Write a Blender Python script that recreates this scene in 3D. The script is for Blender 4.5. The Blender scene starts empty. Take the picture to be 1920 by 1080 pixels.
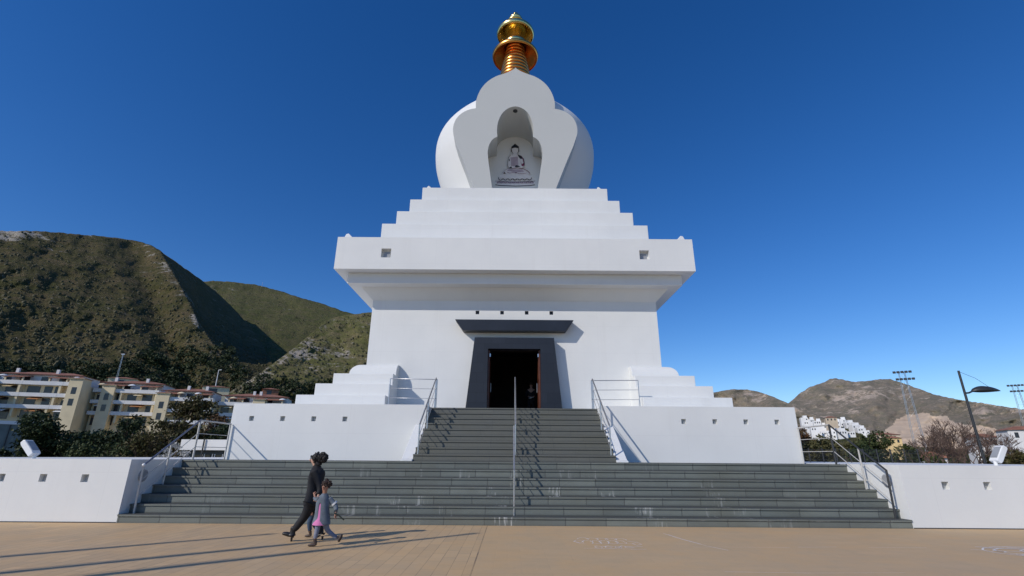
import bpy, bmesh, math, random
import numpy as np
from mathutils import Vector, Matrix, noise
R = math.radians
PI = math.pi
random.seed(7)
rng = np.random.default_rng(7)
scn = bpy.context.scene
C = scn.collection

# ------------------------------------------------------------------ camera
FPX, PITCH, ROLL, CAMX, CAMH = 922.1, R(19.017), 0.0072, -0.116, 1.65
cam = bpy.data.cameras.new('camera')
cam_o = bpy.data.objects.new('camera', cam)
C.objects.link(cam_o)
cam.sensor_width = 36.0
cam.lens = FPX / 1920 * 36
cam.clip_start = 0.1
cam.clip_end = 20000
cam_o.matrix_world = Matrix.Translation((CAMX, 0, CAMH)) @ Matrix.Rotation(PI/2 + PITCH, 4, 'X') @ Matrix.Rotation(ROLL, 4, 'Z')
scn.camera = cam_o

def ray(px, py):
    u, v = px-960, py-540
    x = (u*math.cos(ROLL) + v*math.sin(ROLL))/FPX
    y = -(-u*math.sin(ROLL) + v*math.cos(ROLL))/FPX
    return x, math.cos(PITCH) - y*math.sin(PITCH), math.sin(PITCH) + y*math.cos(PITCH)
def at(px, py, D):
    """survey point: a photograph pixel measured at world distance D"""
    x, y, z = ray(px, py)
    t = D/y
    return Vector((CAMX + x*t, D, CAMH + z*t))

# ------------------------------------------------------------------ sun and sky
SX, SY, SZ = -1.17, -1.0, 1.0                      # towards the sun
el = math.atan2(SZ, math.hypot(SX, SY))
world = bpy.data.worlds.new('World'); scn.world = world
world.use_nodes = True
wn = world.node_tree.nodes; wl = world.node_tree.links
bgd = wn['Background']
sky = wn.new('ShaderNodeTexSky'); sky.sky_type = 'NISHITA'
sky.sun_disc = False
sky.sun_elevation = el
sky.sun_rotation = math.atan2(SX, SY)
sky.altitude = 600
sky.air_density = 1.0
sky.dust_density = 0.15
sky.ozone_density = 4.0
hs = wn.new('ShaderNodeHueSaturation')          # clear deep blue winter sky
hs.inputs['Hue'].default_value = .511; hs.inputs['Saturation'].default_value = 1.29
wl.new(sky.outputs[0], hs.inputs['Color']); wl.new(hs.outputs[0], bgd.inputs[0])
bgd.inputs[1].default_value = 0.122
sl = bpy.data.lights.new('sun', 'SUN'); sl.energy = 3.0; sl.angle = R(0.5); sl.color = (1.0, 0.935, 0.85)
so = bpy.data.objects.new('sun', sl); C.objects.link(so)
so.rotation_euler = Vector((SX, SY, SZ)).to_track_quat('Z', 'Y').to_euler()
so.location = (-30, -25, 30)
scn.view_settings.view_transform = 'Standard'
scn.view_settings.look = 'None'
scn.view_settings.exposure = 0.0
scn.view_settings.gamma = 1
scn.render.engine = 'CYCLES'
scn.cycles.max_bounces = 6

# ------------------------------------------------------------------ materials
MATS = {}
class NT:
    def __init__(s, name):
        s.m = bpy.data.materials.new(name); s.m.use_nodes = True
        s.n = s.m.node_tree.nodes; s.l = s.m.node_tree.links
        s.b = s.n['Principled BSDF']
        s.tc = s.n.new('ShaderNodeTexCoord')
        MATS[name] = s.m
    def new(s, t, **k):
        o = s.n.new(t)
        for a, v in k.items(): setattr(o, a, v)
        return o
    def link(s, a, b): s.l.new(a, b)
    def noise(s, scale, detail=4, rough=.55, vec=None, dist=0):
        o = s.new('ShaderNodeTexNoise')
        o.inputs['Scale'].default_value = scale; o.inputs['Detail'].default_value = detail
        o.inputs['Roughness'].default_value = rough; o.inputs['Distortion'].default_value = dist
        s.link(vec if vec is not None else s.tc.outputs['Object'], o.inputs['Vector'])
        return o.outputs['Fac']
    def mapping(s, scale=(1,1,1), loc=(0,0,0), rot=(0,0,0), src=None):
        o = s.new('ShaderNodeMapping')
        o.inputs['Scale'].default_value = scale; o.inputs['Location'].default_value = loc; o.inputs['Rotation'].default_value = rot
        s.link(src if src is not None else s.tc.outputs['Object'], o.inputs['Vector'])
        return o.outputs[0]
    def ramp(s, fac, stops):
        o = s.new('ShaderNodeValToRGB')
        e = o.color_ramp.elements
        while len(e) < len(stops): e.new(.5)
        for i, (p, c) in enumerate(stops):
            e[i].position = p; e[i].color = (*c, 1) if len(c) == 3 else c
        s.link(fac, o.inputs[0])
        return o.outputs[0]
    def mix(s, fac, a, b, mode='MIX'):
        o = s.new('ShaderNodeMix', data_type='RGBA', blend_type=mode)
        if isinstance(fac, (int, float)): o.inputs[0].default_value = fac
        else: s.link(fac, o.inputs[0])
        for i, v in ((6, a), (7, b)):
            if isinstance(v, tuple): o.inputs[i].default_value = (*v, 1)
            else: s.link(v, o.inputs[i])
        return o.outputs[2]
    def math(s, op, a, b=None, clamp=False):
        o = s.new('ShaderNodeMath', operation=op); o.use_clamp = clamp
        for i, v in ((0, a), (1, b)):
            if v is None: continue
            if isinstance(v, (int, float)): o.inputs[i].default_value = v
            else: s.link(v, o.inputs[i])
        return o.outputs[0]
    def col(s, c):
        if isinstance(c, tuple): s.b.inputs['Base Color'].default_value = (*c, 1)
        else: s.link(c, s.b.inputs['Base Color'])
    def set(s, rough=.6, metal=0, spec=.5):
        s.b.inputs['Roughness'].default_value = rough; s.b.inputs['Metallic'].default_value = metal
        s.b.inputs['Specular IOR Level'].default_value = spec
    def bump(s, h, strength=.3, dist=.02):
        o = s.new('ShaderNodeBump'); o.inputs['Strength'].default_value = strength; o.inputs['Distance'].default_value = dist
        s.link(h, o.inputs['Height']); s.link(o.outputs[0], s.b.inputs['Normal'])
    def xyz(s):
        o = s.new('ShaderNodeSeparateXYZ'); s.link(s.tc.outputs['Object'], o.inputs[0]); return o.outputs
    def comb(s, x, y, z):
        o = s.new('ShaderNodeCombineXYZ')
        for i, v in enumerate((x, y, z)):
            if isinstance(v, (int, float)): o.inputs[i].default_value = v
            else: s.link(v, o.inputs[i])
        return o.outputs[0]

def plain(name, c, rough=.6, metal=0, var=.12, scale=6, spec=.5):
    m = NT(name)
    f = m.noise(scale, 4)
    lo = tuple(x*(1-var) for x in c); hi = tuple(min(1, x*(1+var)) for x in c)
    m.col(m.ramp(f, [(.3, lo), (.7, hi)])); m.set(rough, metal, spec)
    return m.m

# white painted render
m = NT('white_render')
f1 = m.noise(.35, 6, .6)
f2 = m.noise(1, 5, .6, m.mapping((3.0, 3.0, .22)))
c = m.mix(m.ramp(f1, [(.35, (0, 0, 0)), (.7, (1, 1, 1))]), (.765, .770, .750), (.70, .708, .695))
c = m.mix(m.ramp(f2, [(.56, (0, 0, 0)), (.84, (.28, .28, .28))]), c, (.62, .61, .58))
g = m.new('ShaderNodeTexBrick'); g.offset = 0.0
x, y, z = m.xyz()
m.link(m.comb(m.math('ADD', x, 30.0), z, 0), g.inputs['Vector'])
g.inputs['Scale'].default_value = 1; g.inputs['Brick Width'].default_value = 2.41; g.inputs['Row Height'].default_value = 1.21
g.inputs['Mortar Size'].default_value = .008; g.inputs['Mortar Smooth'].default_value = .5
c = m.mix(m.math('MULTIPLY', g.outputs['Fac'], .10), c, (.35, .35, .36))
m.col(c); m.set(.75, 0, .3); m.bump(m.noise(14, 5), .12, .02)

m = NT('panel_grey'); c = m.mix(m.noise(.5, 5), (.53, .54, .525), (.495, .51, .495)); m.col(c); m.set(.75, 0, .3)
m = NT('dome_white')
c = m.mix(m.noise(.5, 5), (.775, .775, .755), (.73, .735, .72)); m.col(c); m.set(.7, 0, .3); m.bump(m.noise(10, 4), .08, .02)

# stone of the steps
RISE0, RISE, RISE2 = .2029, .2197, .2122
def step_mat(name, rise, off, upper):
    m = NT(name)
    x, y, z = m.xyz()
    br = m.new('ShaderNodeTexBrick'); br.offset = .37; br.offset_frequency = 3
    zv = m.math('ADD', z, rise*20-off+.001)
    m.link(m.comb(m.math('ADD', x, 40.3), zv, 0), br.inputs['Vector'])
    br.inputs['Scale'].default_value = 1; br.inputs['Brick Width'].default_value = 1.04; br.inputs['Row Height'].default_value = rise
    br.inputs['Mortar Size'].default_value = .015; br.inputs['Mortar Smooth'].default_value = .5
    k = .35 if upper else 1
    A, B_ = (.205, .228, .200), (.125, .145, .132)
    if upper: A, B_ = (.128, .130, .112), (.112, .116, .102)
    br.inputs['Color1'].default_value = (*A, 1); br.inputs['Color2'].default_value = (*B_, 1)
    br.inputs['Mortar'].default_value = (.085, .09, .085, 1) if upper else (.05, .055, .053, 1)
    c = br.outputs['Color']
    n1 = m.noise(.9, 6, .65, m.mapping((1, 1, 2.5)))
    c = m.mix(m.ramp(n1, [(.35, (0, 0, 0)), (.75, (.55, .55, .55))]), c, (.085, .092, .084))
    c = m.mix(m.math('MULTIPLY', m.noise(6, 6, .7), .38), c, (.20, .21, .205))
    c = m.mix(m.ramp(m.noise(.5, 5, .6), [(.45, (0, 0, 0)), (.75, (.5, .5, .5))]), c, (.135, .13, .095))
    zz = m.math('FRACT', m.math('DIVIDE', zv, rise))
    # darker towards the foot of each riser
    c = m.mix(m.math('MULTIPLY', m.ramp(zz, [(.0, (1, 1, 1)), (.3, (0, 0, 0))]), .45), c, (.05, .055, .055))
    if not upper:
        # lime blooms hanging from the joints, one random choice per slab cell
        cell = m.comb(m.math('FLOOR', m.math('DIVIDE', m.math('ADD', x, 40.12), .37)), m.math('FLOOR', m.math('DIVIDE', zv, rise)), 0)
        wn_ = m.new('ShaderNodeTexWhiteNoise'); wn_.noise_dimensions = '2D'; m.link(cell, wn_.inputs['Vector'])
        pick = m.math('GREATER_THAN', wn_.outputs['Value'], .87)
        low = m.ramp(m.math('DIVIDE', z, 1.6), [(.45, (1, 1, 1)), (.95, (.12, .12, .12))])
        cen = m.ramp(m.math('DIVIDE', m.math('ABSOLUTE', m.math('SUBTRACT', x, .6)), 10), [(.1, (1, 1, 1)), (.75, (.15, .15, .15))])
        drip = m.ramp(m.noise(1, 5, .7, m.mapping((16, .6, 1.2))), [(.50, (0, 0, 0)), (.60, (1, 1, 1))])
        edge = m.ramp(m.noise(1, 3, .6, m.mapping((3.3, 2, 2.2), (3, 1, 2))), [(.47, (0, 0, 0)), (.56, (1, 1, 1))])
        w = m.math('MULTIPLY', m.math('MULTIPLY', pick, drip), m.math('MULTIPLY', edge, m.math('MULTIPLY', low, cen)))
        c = m.mix(m.math('MULTIPLY', w, .75), c, (.52, .53, .51))
        band = m.math('MULTIPLY', m.math('GREATER_THAN', zz, .72), m.math('LESS_THAN', zz, .81))
        n6 = m.noise(1, 6, .8, m.mapping((1.6, 1, 4), (7, 7, 7)))
        c = m.mix(m.math('MULTIPLY', m.math('MULTIPLY', band, m.ramp(n6, [(.56, (0, 0, 0)), (.66, (1, 1, 1))])), m.math('MULTIPLY', low, .6)), c, (.5, .51, .5))
    m.col(c); m.set(.6, 0, .35)
    m.bump(m.math('ADD', m.noise(22, 5), m.math('MULTIPLY', br.outputs['Fac'], -1.2*k)), .35, .01)
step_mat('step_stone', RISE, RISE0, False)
step_mat('step_stone_upper', RISE2, RISE0+6*RISE, True)

m = NT('landing_stone')
c = m.mix(m.noise(2, 5), (.13, .14, .135), (.08, .088, .088)); m.col(c); m.set(.6)

# plaza paving
m = NT('plaza_paving')
x, y, z = m.xyz()
br = m.new('ShaderNodeTexBrick'); br.offset = .5
m.link(m.comb(m.math('ADD', y, 60.0), m.math('ADD', x, 60.68), 0), br.inputs['Vector'])
br.inputs['Scale'].default_value = 1; br.inputs['Brick Width'].default_value = .66; br.inputs['Row Height'].default_value = .225
br.inputs['Mortar Size'].default_value = .006; br.inputs['Mortar Smooth'].default_value = .4
br.inputs['Color1'].default_value = (.64, .44, .235, 1); br.inputs['Color2'].default_value = (.51, .36, .205, 1); br.inputs['Mortar'].default_value = (.20, .13, .085, 1)
br2 = m.new('ShaderNodeTexBrick'); br2.offset = .5
m.link(m.comb(m.math('ADD', x, 60.68), m.math('ADD', y, 60.0), 0), br2.inputs['Vector'])
br2.inputs['Scale'].default_value = 1; br2.inputs['Brick Width'].default_value = .9; br2.inputs['Row Height'].default_value = .30
br2.inputs['Mortar Size'].default_value = .004; br2.inputs['Mortar Smooth'].default_value = .8
br2.inputs['Color1'].default_value = (.60, .418, .228, 1); br2.inputs['Color2'].default_value = (.56, .39, .215, 1); br2.inputs['Mortar'].default_value = (.43, .30, .19, 1)
c = m.mix(m.math('GREATER_THAN', x, -.70), br.outputs['Color'], br2.outputs['Color'])
seam = m.math('LESS_THAN', m.math('ABSOLUTE', m.math('ADD', x, .70)), .012)
c = m.mix(seam, c, (.13, .09, .065))
n1 = m.noise(.32, 6, .62); n2 = m.noise(2.4, 6, .7)
c = m.mix(m.ramp(n1, [(.3, (0, 0, 0)), (.75, (.7, .7, .7))]), c, (.50, .365, .215))
c = m.mix(m.ramp(n2, [(.45, (0, 0, 0)), (.8, (.45, .45, .45))]), c, (.43, .32, .19))
n7 = m.noise(.9, 7, .72, m.mapping((1, 1, 1), (11, 4, 0)))
c = m.mix(m.ramp(n7, [(.42, (0, 0, 0)), (.62, (.55, .55, .55))]), c, (.62, .40, .19))
n8 = m.noise(9, 5, .8)
c = m.mix(m.ramp(n8, [(.60, (0, 0, 0)), (.74, (.5, .5, .5))]), c, (.24, .17, .12))
# scuffs of old chalk, long and thin
n3 = m.noise(1, 5, .75, m.mapping((.5, 6, 1)))
c = m.mix(m.ramp(n3, [(.62, (0, 0, 0)), (.78, (.22, .22, .22))]), c, (.62, .56, .52))
m.col(c); m.set(.7, 0, .35); m.bump(m.math('ADD', m.noise(30, 4), m.math('MULTIPLY', br.outputs['Fac'], -1)), .2, .008)

# dry ground around the plaza, earth tones mixed by noise
m = NT('dry_ground')
c = m.ramp(m.noise(.08, 8, .65), [(.3, (.06, .065, .03)), (.5, (.12, .10, .06)), (.7, (.20, .16, .11))]); m.col(c); m.set(.9)

plain('black_slate', (.016, .019, .027), .42, 0, .25, 1.5, .5)
m = NT('black_slate_cladding')
x, y, z = m.xyz()
br = m.new('ShaderNodeTexBrick'); br.offset = .5
m.link(m.comb(m.math('ADD', x, 20.2), m.math('ADD', z, 10.04), 0), br.inputs['Vector'])
br.inputs['Scale'].default_value = 1; br.inputs['Brick Width'].default_value = .6; br.inputs['Row Height'].default_value = .42; br.inputs['Mortar Size'].default_value = .006
br.inputs['Color1'].default_value = (.017, .021, .031, 1); br.inputs['Color2'].default_value = (.012, .015, .023, 1); br.inputs['Mortar'].default_value = (.005, .006, .009, 1)
m.col(br.outputs['Color']); m.set(.45)
plain('steel', (.55, .55, .56), .32, .9, .06)
plain('painted_steel_light', (.55, .53, .49), .5, .2, .08)
plain('steel_shaded', (.16, .18, .24), .4, .4, .08)  # steel darkened and blued: shade on the left rail put into its colour
plain('dark_metal', (.05, .052, .055), .45, .4, .1)
plain('lamp_white', (.78, .78, .77), .45, 0, .04)
plain('lamp_glass', (.32, .33, .34), .25, 0, .06, 6, .6)
plain('dark_glass', (.02, .025, .03), .1, 0, .1)
plain('window_dark', (.035, .04, .05), .2, 0, .3, .9)
plain('door_wood', (.11, .032, .014), .4, 0, .35, 3)
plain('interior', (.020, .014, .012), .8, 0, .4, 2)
plain('copper_gold', (.84, .38, .10), .28, 1.0, .1, 3)
plain('brass_gold', (.88, .68, .28), .24, 1.0, .1, 3)
plain('cream_wall', (.74, .62, .40), .8, 0, .1, .4)
plain('ochre_wall', (.74, .54, .26), .8, 0, .1, .4)
plain('white_wall', (.74, .73, .71), .8, 0, .08, .4)
plain('village_white', (.80, .79, .77), .8, 0, .05, .2)
plain('terracotta', (.30, .13, .075), .8, 0, .3, 1.2)
plain('awning_orange', (.45, .20, .07), .8)
plain('terracotta_edge', (.11, .045, .035), .8, 0, .2, 1.2)
plain('beige_wall', (.55, .45, .33), .8, 0, .1, .4)
plain('screen_mesh', (.16, .19, .18), .8, 0, .2, .8)
plain('bark', (.09, .065, .045), .9, 0, .3, 4)
plain('bare_branch', (.13, .085, .065), .9, 0, .3, 4)
plain('skin_light', (.52, .32, .24), .5, 0, .06)
plain('skin_brown', (.34, .17, .11), .5, 0, .08)
plain('hair_black', (.010, .008, .008), .7, 0, .3, 40)
plain('hair_brown', (.035, .018, .012), .7, 0, .3, 40)
plain('cloth_black', (.010, .010, .012), .8, 0, .3, 8)
plain('leather_black', (.012, .010, .010), .4, 0, .2)
plain('cloth_denim_grey', (.12, .145, .175), .85, 0, .25, 9)
plain('cloth_legging', (.19, .21, .28), .85, 0, .15, 12)
plain('cloth_pink', (.62, .19, .40), .8, 0, .12, 9)
plain('cloth_jeans', (.045, .08, .14), .85, 0, .25, 9)
plain('cloth_grey', (.10, .10, .11), .85, 0, .25, 9)
plain('cloth_white', (.7, .7, .7), .8, 0, .1, 9)
plain('leather_brown', (.055, .035, .028), .5, 0, .2)
plain('niche_white', (.88, .89, .88), .7, 0, .02, 1)
plain('eye', (.02, .015, .01), .2)
plain('lip', (.30, .09, .07), .5)
plain('chalk', (.80, .74, .68), .9, 0, .15, 20)
plain('ink_black', (.012, .016, .030), .6, 0, .2)
plain('ink_lilac', (.52, .44, .52), .7, 0, .12, 3)
plain('ink_wine', (.22, .03, .09), .7, 0, .2)
plain('print_white', (.86, .84, .86), .7, 0, .05)
plain('stick_green', (.02, .03, .02), .6)
plain('red_paint', (.45, .05, .04), .6)

def leaf_mat(name, a, b, trans=.25):
    m = NT(name)
    oi = m.new('ShaderNodeObjectInfo')
    g = m.new('ShaderNodeNewGeometry')
    c = m.mix(g.outputs['Random Per Island'], a, b)
    n = m.noise(.7, 3)
    c = m.mix(m.math('MULTIPLY', n, .5), c, tuple(x*.5 for x in a))
    m.col(c); m.set(.65, 0, .3)
    return m.m
leaf_mat('leaf_dark', (.020, .036, .011), (.055, .075, .024))
leaf_mat('leaf_brown', (.07, .048, .018), (.095, .10, .03))
leaf_mat('leaf_green', (.035, .055, .015), (.085, .10, .03))
leaf_mat('leaf_olive', (.07, .07, .025), (.13, .12, .045))
leaf_mat('leaf_grey', (.36, .36, .34), (.55, .54, .5))
leaf_mat('leaf_rust', (.12, .055, .022), (.17, .10, .04))
leaf_mat('scrub_leaf', (.052, .054, .020), (.105, .090, .038))

def hill_mat(name, g1, g2, earth, rock, scale, rockamt, contrast=1.0):
    m = NT(name)
    at_ = m.new('ShaderNodeAttribute'); at_.attribute_name = 'rock'
    n1 = m.noise(scale*.25, 8, .7); n2 = m.noise(scale*1.6, 9, .78); n3 = m.noise(scale*.6, 9, .8, m.mapping((1, 1, 1), (31, 7, 3))); n4 = m.noise(scale*7, 6, .75)
    c = m.mix(m.ramp(n1, [(.35, (0, 0, 0)), (.65, (1, 1, 1))]), g1, g2)
    c = m.mix(m.ramp(n2, [(.46, (0, 0, 0)), (.62, (.85, .85, .85))]), c, earth)
    c = m.mix(m.ramp(n4, [(.50, (0, 0, 0)), (.66, (.75*contrast,)*3)]), c, tuple(v*.4 for v in g1))
    k = m.math('ADD', m.math('ADD', n3, m.math('MULTIPLY', n4, .22)), m.math('MULTIPLY', at_.outputs['Fac'], .30))
    c = m.mix(m.ramp(k, [(rockamt, (0, 0, 0)), (rockamt+.045, (1, 1, 1))]), c, rock)
    n5 = m.noise(scale*11, 3, .6, m.mapping((1, 1, 1), (5, 9, 2)))
    c = m.mix(m.ramp(m.math('ADD', n5, m.math('MULTIPLY', n1, .18)), [(.775, (0, 0, 0)), (.80, (1, 1, 1))]), c, rock)
    m.col(c); m.set(.95, 0, .1)
    m.bump(m.math('ADD', n2, m.math('MULTIPLY', n4, .6)), 1.0, 2.5/scale*.08)
    return m.m
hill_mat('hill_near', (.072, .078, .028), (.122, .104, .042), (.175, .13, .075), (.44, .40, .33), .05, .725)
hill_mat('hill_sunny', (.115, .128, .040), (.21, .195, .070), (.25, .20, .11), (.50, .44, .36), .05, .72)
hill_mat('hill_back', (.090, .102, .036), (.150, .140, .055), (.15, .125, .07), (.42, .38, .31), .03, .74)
hill_mat('hill_far', (.20, .19, .135), (.30, .25, .18), (.40, .315, .24), (.60, .48, .37), .022, .66, .8)
hill_mat('hill_low', (.06, .07, .022), (.11, .11, .04), (.18, .14, .08), (.5, .4, .3), .05, .75)
m = NT('quarry'); c = m.mix(m.noise(.02, 8, .7), (.66, .51, .36), (.52, .40, .29)); c = m.mix(m.ramp(m.noise(1, 6, .7, m.mapping((.01, .01, .09))), [(.5, (0, 0, 0)), (.7, (.6, .6, .6))]), c, (.36, .26, .19)); m.col(c); m.set(.95, 0, .1)

# ------------------------------------------------------------------ mesh helpers
class MB:
    def __init__(s): s.v = []; s.f = []; s.mi = []; s.sm = []
    def add(s, vs, fs, mi=0, smooth=False):
        o = len(s.v); s.v += [tuple(v) for v in vs]
        for f in fs: s.f.append(tuple(i+o for i in f)); s.mi.append(mi); s.sm.append(smooth)
        return s
    def box(s, x0, x1, y0, y1, z0, z1, mi=0, skip=()):
        vs = [(x0, y0, z0), (x1, y0, z0), (x1, y1, z0), (x0, y1, z0), (x0, y0, z1), (x1, y0, z1), (x1, y1, z1), (x0, y1, z1)]
        F = {'b': (3, 2, 1, 0), 't': (4, 5, 6, 7), 'f': (0, 1, 5, 4), 'r': (1, 2, 6, 5), 'k': (2, 3, 7, 6), 'l': (3, 0, 4, 7)}
        return s.add(vs, [F[k] for k in F if k not in skip], mi)
    def tube(s, pts, r, n=8, mi=0, caps=True, r2=None):
        pts = [Vector(p) for p in pts]; k = len(pts); vs = []
        for i, p in enumerate(pts):
            if i == 0: d = pts[1]-p
            elif i == k-1: d = p-pts[i-1]
            else: d = (pts[i+1]-p).normalized() + (p-pts[i-1]).normalized()
            d.normalize()
            a = d.cross(Vector((0, 0, 1)))
            if a.length < 1e-3: a = d.cross(Vector((0, 1, 0)))
            a.normalize(); b = d.cross(a)
            rr = r if r2 is None else r + (r2-r)*i/(k-1)
            if isinstance(r, (list, tuple)): rr = r[i]
            for j in range(n):
                t = 2*PI*j/n; vs.append(p + a*rr*math.cos(t) + b*rr*math.sin(t))
        fs = [(i*n+j, i*n+(j+1) % n, (i+1)*n+(j+1) % n, (i+1)*n+j) for i in range(k-1) for j in range(n)]
        s.add(vs, fs, mi, True)
        if caps: s.add(vs[:n], [tuple(range(n))], mi); s.add(vs[-n:], [tuple(range(n))[::-1]], mi)
        return s
    def lathe(s, prof, c=(0, 0, 0), n=48, mi=0, smooth=True, keep=None):
        vs = []; m_ = len(prof)
        for r, z in prof:
            for j in range(n):
                t = 2*PI*j/n; vs.append((c[0]+r*math.cos(t), c[1]+r*math.sin(t), c[2]+z))
        fs = []
        for i in range(m_-1):
            for j in range(n):
                f = (i*n+j, i*n+(j+1) % n, (i+1)*n+(j+1) % n, (i+1)*n+j)
                if keep:
                    cc = [sum(vs[q][a] for q in f)/4 for a in range(3)]
                    if not keep(*cc): continue
                fs.append(f)
        return s.add(vs, fs, mi, smooth)
    def prism_y(s, poly, y0, y1, mi=0, caps='fk'):
        """poly in (x,z), counter-clockwise seen from -y"""
        n = len(poly)
        vs = [(x, y0, z) for x, z in poly] + [(x, y1, z) for x, z in poly]
        fs = [(i, i+n, (i+1) % n+n, (i+1) % n) for i in range(n)]
        s.add(vs, fs, mi)
        if 'f' in caps: s.add(vs[:n], [tuple(range(n))], mi)
        if 'k' in caps: s.add(vs[n:], [tuple(range(n))[::-1]], mi)
        return s
    def prism_x(s, poly, x0, x1, mi=0):
        n = len(poly)
        vs = [(x0, y, z) for y, z in poly] + [(x1, y, z) for y, z in poly]
        fs = [(i, (i+1) % n, (i+1) % n+n, i+n) for i in range(n)] + [tuple(range(n))[::-1], tuple(range(n, 2*n))]
        return s.add(vs, fs, mi)
    def prism_z(s, poly, z0, z1, mi=0):
        n = len(poly)
        vs = [(x, y, z0) for x, y in poly] + [(x, y, z1) for x, y in poly]
        fs = [(i, (i+1) % n, (i+1) % n+n, i+n) for i in range(n)] + [tuple(range(n))[::-1], tuple(range(n, 2*n))]
        return s.add(vs, fs, mi)
    def wall_y(s, x0, x1, z0, z1, Y, holes=(), mi=0):
        """wall face at y=Y facing -y with rectangular holes (hx0,hx1,hz0,hz1)"""
        xs = sorted({x0, x1, *[h[0] for h in holes], *[h[1] for h in holes]})
        zs = sorted({z0, z1, *[h[2] for h in holes], *[h[3] for h in holes]})
        for i in range(len(xs)-1):
            for j in range(len(zs)-1):
                cx, cz = (xs[i]+xs[i+1])/2, (zs[j]+zs[j+1])/2
                if any(h[0] < cx < h[1] and h[2] < cz < h[3] for h in holes): continue
                s.add([(xs[i], Y, zs[j]), (xs[i+1], Y, zs[j]), (xs[i+1], Y, zs[j+1]), (xs[i], Y, zs[j+1])], [(0, 1, 2, 3)], mi)
        return s
    def blob(s, c, r, sx=1, sy=1, sz=1, n=8, m_=5, mi=0, jit=0):
        vs = [(c[0], c[1], c[2]-r*sz)]
        for i in range(1, m_):
            a = -PI/2 + PI*i/m_
            for j in range(n):
                t = 2*PI*j/n; q = 1+random.uniform(-jit, jit)
                vs.append((c[0]+r*sx*q*math.cos(a)*math.cos(t), c[1]+r*sy*q*math.cos(a)*math.sin(t), c[2]+r*sz*q*math.sin(a)))
        vs.append((c[0], c[1], c[2]+r*sz)); L = len(vs)-1
        fs = [(0, 1+(j+1) % n, 1+j) for j in range(n)]
        for i in range(m_-2):
            for j in range(n): a = 1+i*n; fs.append((a+j, a+(j+1) % n, a+n+(j+1) % n, a+n+j))
        a = 1+(m_-2)*n
        fs += [(a+j, a+(j+1) % n, L) for j in range(n)]
        return s.add(vs, fs, mi, jit == 0)
    def build(s, name, mats, parent=None, bevel=0, loc=None, recalc=False):
        me = bpy.data.meshes.new(name)
        me.from_pydata(s.v, [], s.f)
        if isinstance(mats, str): mats = [mats]
        for q in mats: me.materials.append(MATS[q])
        me.polygons.foreach_set('material_index', s.mi)
        me.polygons.foreach_set('use_smooth', s.sm)
        if recalc or bevel:
            bm = bmesh.new(); bm.from_mesh(me)
            if bevel: bmesh.ops.remove_doubles(bm, verts=bm.verts, dist=1e-5)
            bmesh.ops.recalc_face_normals(bm, faces=bm.faces); bm.to_mesh(me); bm.free()
        me.update()
        o = bpy.data.objects.new(name, me); C.objects.link(o)
        if parent: o.parent = parent
        if loc: o.location = loc
        if bevel:
            b = o.modifiers.new('bevel', 'BEVEL'); b.width = bevel; b.segments = 2; b.limit_method = 'ANGLE'; b.angle_limit = R(40)
        return o
def tag(o, label=None, cat=None, group=None, kind=None):
    if label: o['label'] = label
    if cat: o['category'] = cat
    if group: o['group'] = group
    if kind: o['kind'] = kind
    return o
def thing(name, label, cat, group=None, loc=(0, 0, 0)):
    o = bpy.data.objects.new(name, None); o.empty_display_size = .3; C.objects.link(o); o.location = loc
    return tag(o, label, cat, group)
def copy_tree(o, parent=None):
    c_ = o.copy(); C.objects.link(c_); c_.parent = parent
    for ch in list(o.children): copy_tree(ch, c_)
    return c_
def B(*a): return MB().box(*a)

# ------------------------------------------------------------------ ground
gm = MB()
gm.add([(-9000, -3000, -.06), (9000, -3000, -.06), (9000, 9000, -.06), (-9000, 9000, -.06)], [(0, 1, 2, 3)])
tag(gm.build('ground', 'dry_ground'), kind='structure')
pm = MB().box(-45, 45, -30, 13.95, -.05, 0)
tag(pm.build('plaza_paving', 'plaza_paving'), kind='structure')

# ------------------------------------------------------------------ stairs and platform
HL = RISE0 + 6*RISE           # landing 1.521
HT = HL + 9*RISE2             # upper landing 3.431
D0, T1 = 13.863, .3587
XS = 10.19
D1, T2, W2 = 16.256, .371, 3.17

def step(y0, y1, z0, z1, hw):
    n = .03; t = .045
    return MB().prism_x([(y0, z0-.01), (y1+.03, z0-.01), (y1+.03, z1), (y0-n, z1), (y0-n, z1-t), (y0, z1-t)], -hw, hw)
st = thing('staircase', 'wide grey stone staircase rising from the brown plaza between the white walls', 'stairs', loc=(0, 0, 0))
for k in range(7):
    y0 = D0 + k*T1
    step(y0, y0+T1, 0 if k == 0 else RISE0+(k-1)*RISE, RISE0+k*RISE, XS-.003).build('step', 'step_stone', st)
st2 = thing('staircase', 'narrower grey stone staircase climbing from the landing to the dark doorway', 'stairs')
for k in range(9):
    y0 = D1 + k*T2
    step(y0, y0+T2-(.035 if k == 8 else 0), HL+k*RISE2, HL+(k+1)*RISE2-(.003 if k == 8 else 0), W2).build('step', 'step_stone_upper', st2)
for s in (-1, 1):
    a, b = sorted((s*(W2+.002), s*3.53))
    MB().prism_x([(16.12, HL), (18.238, HL), (18.238, 2.74), (16.3, 1.60), (16.12, 1.56)], a, b).build('side_wall', 'white_render', st2, .01)

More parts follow.
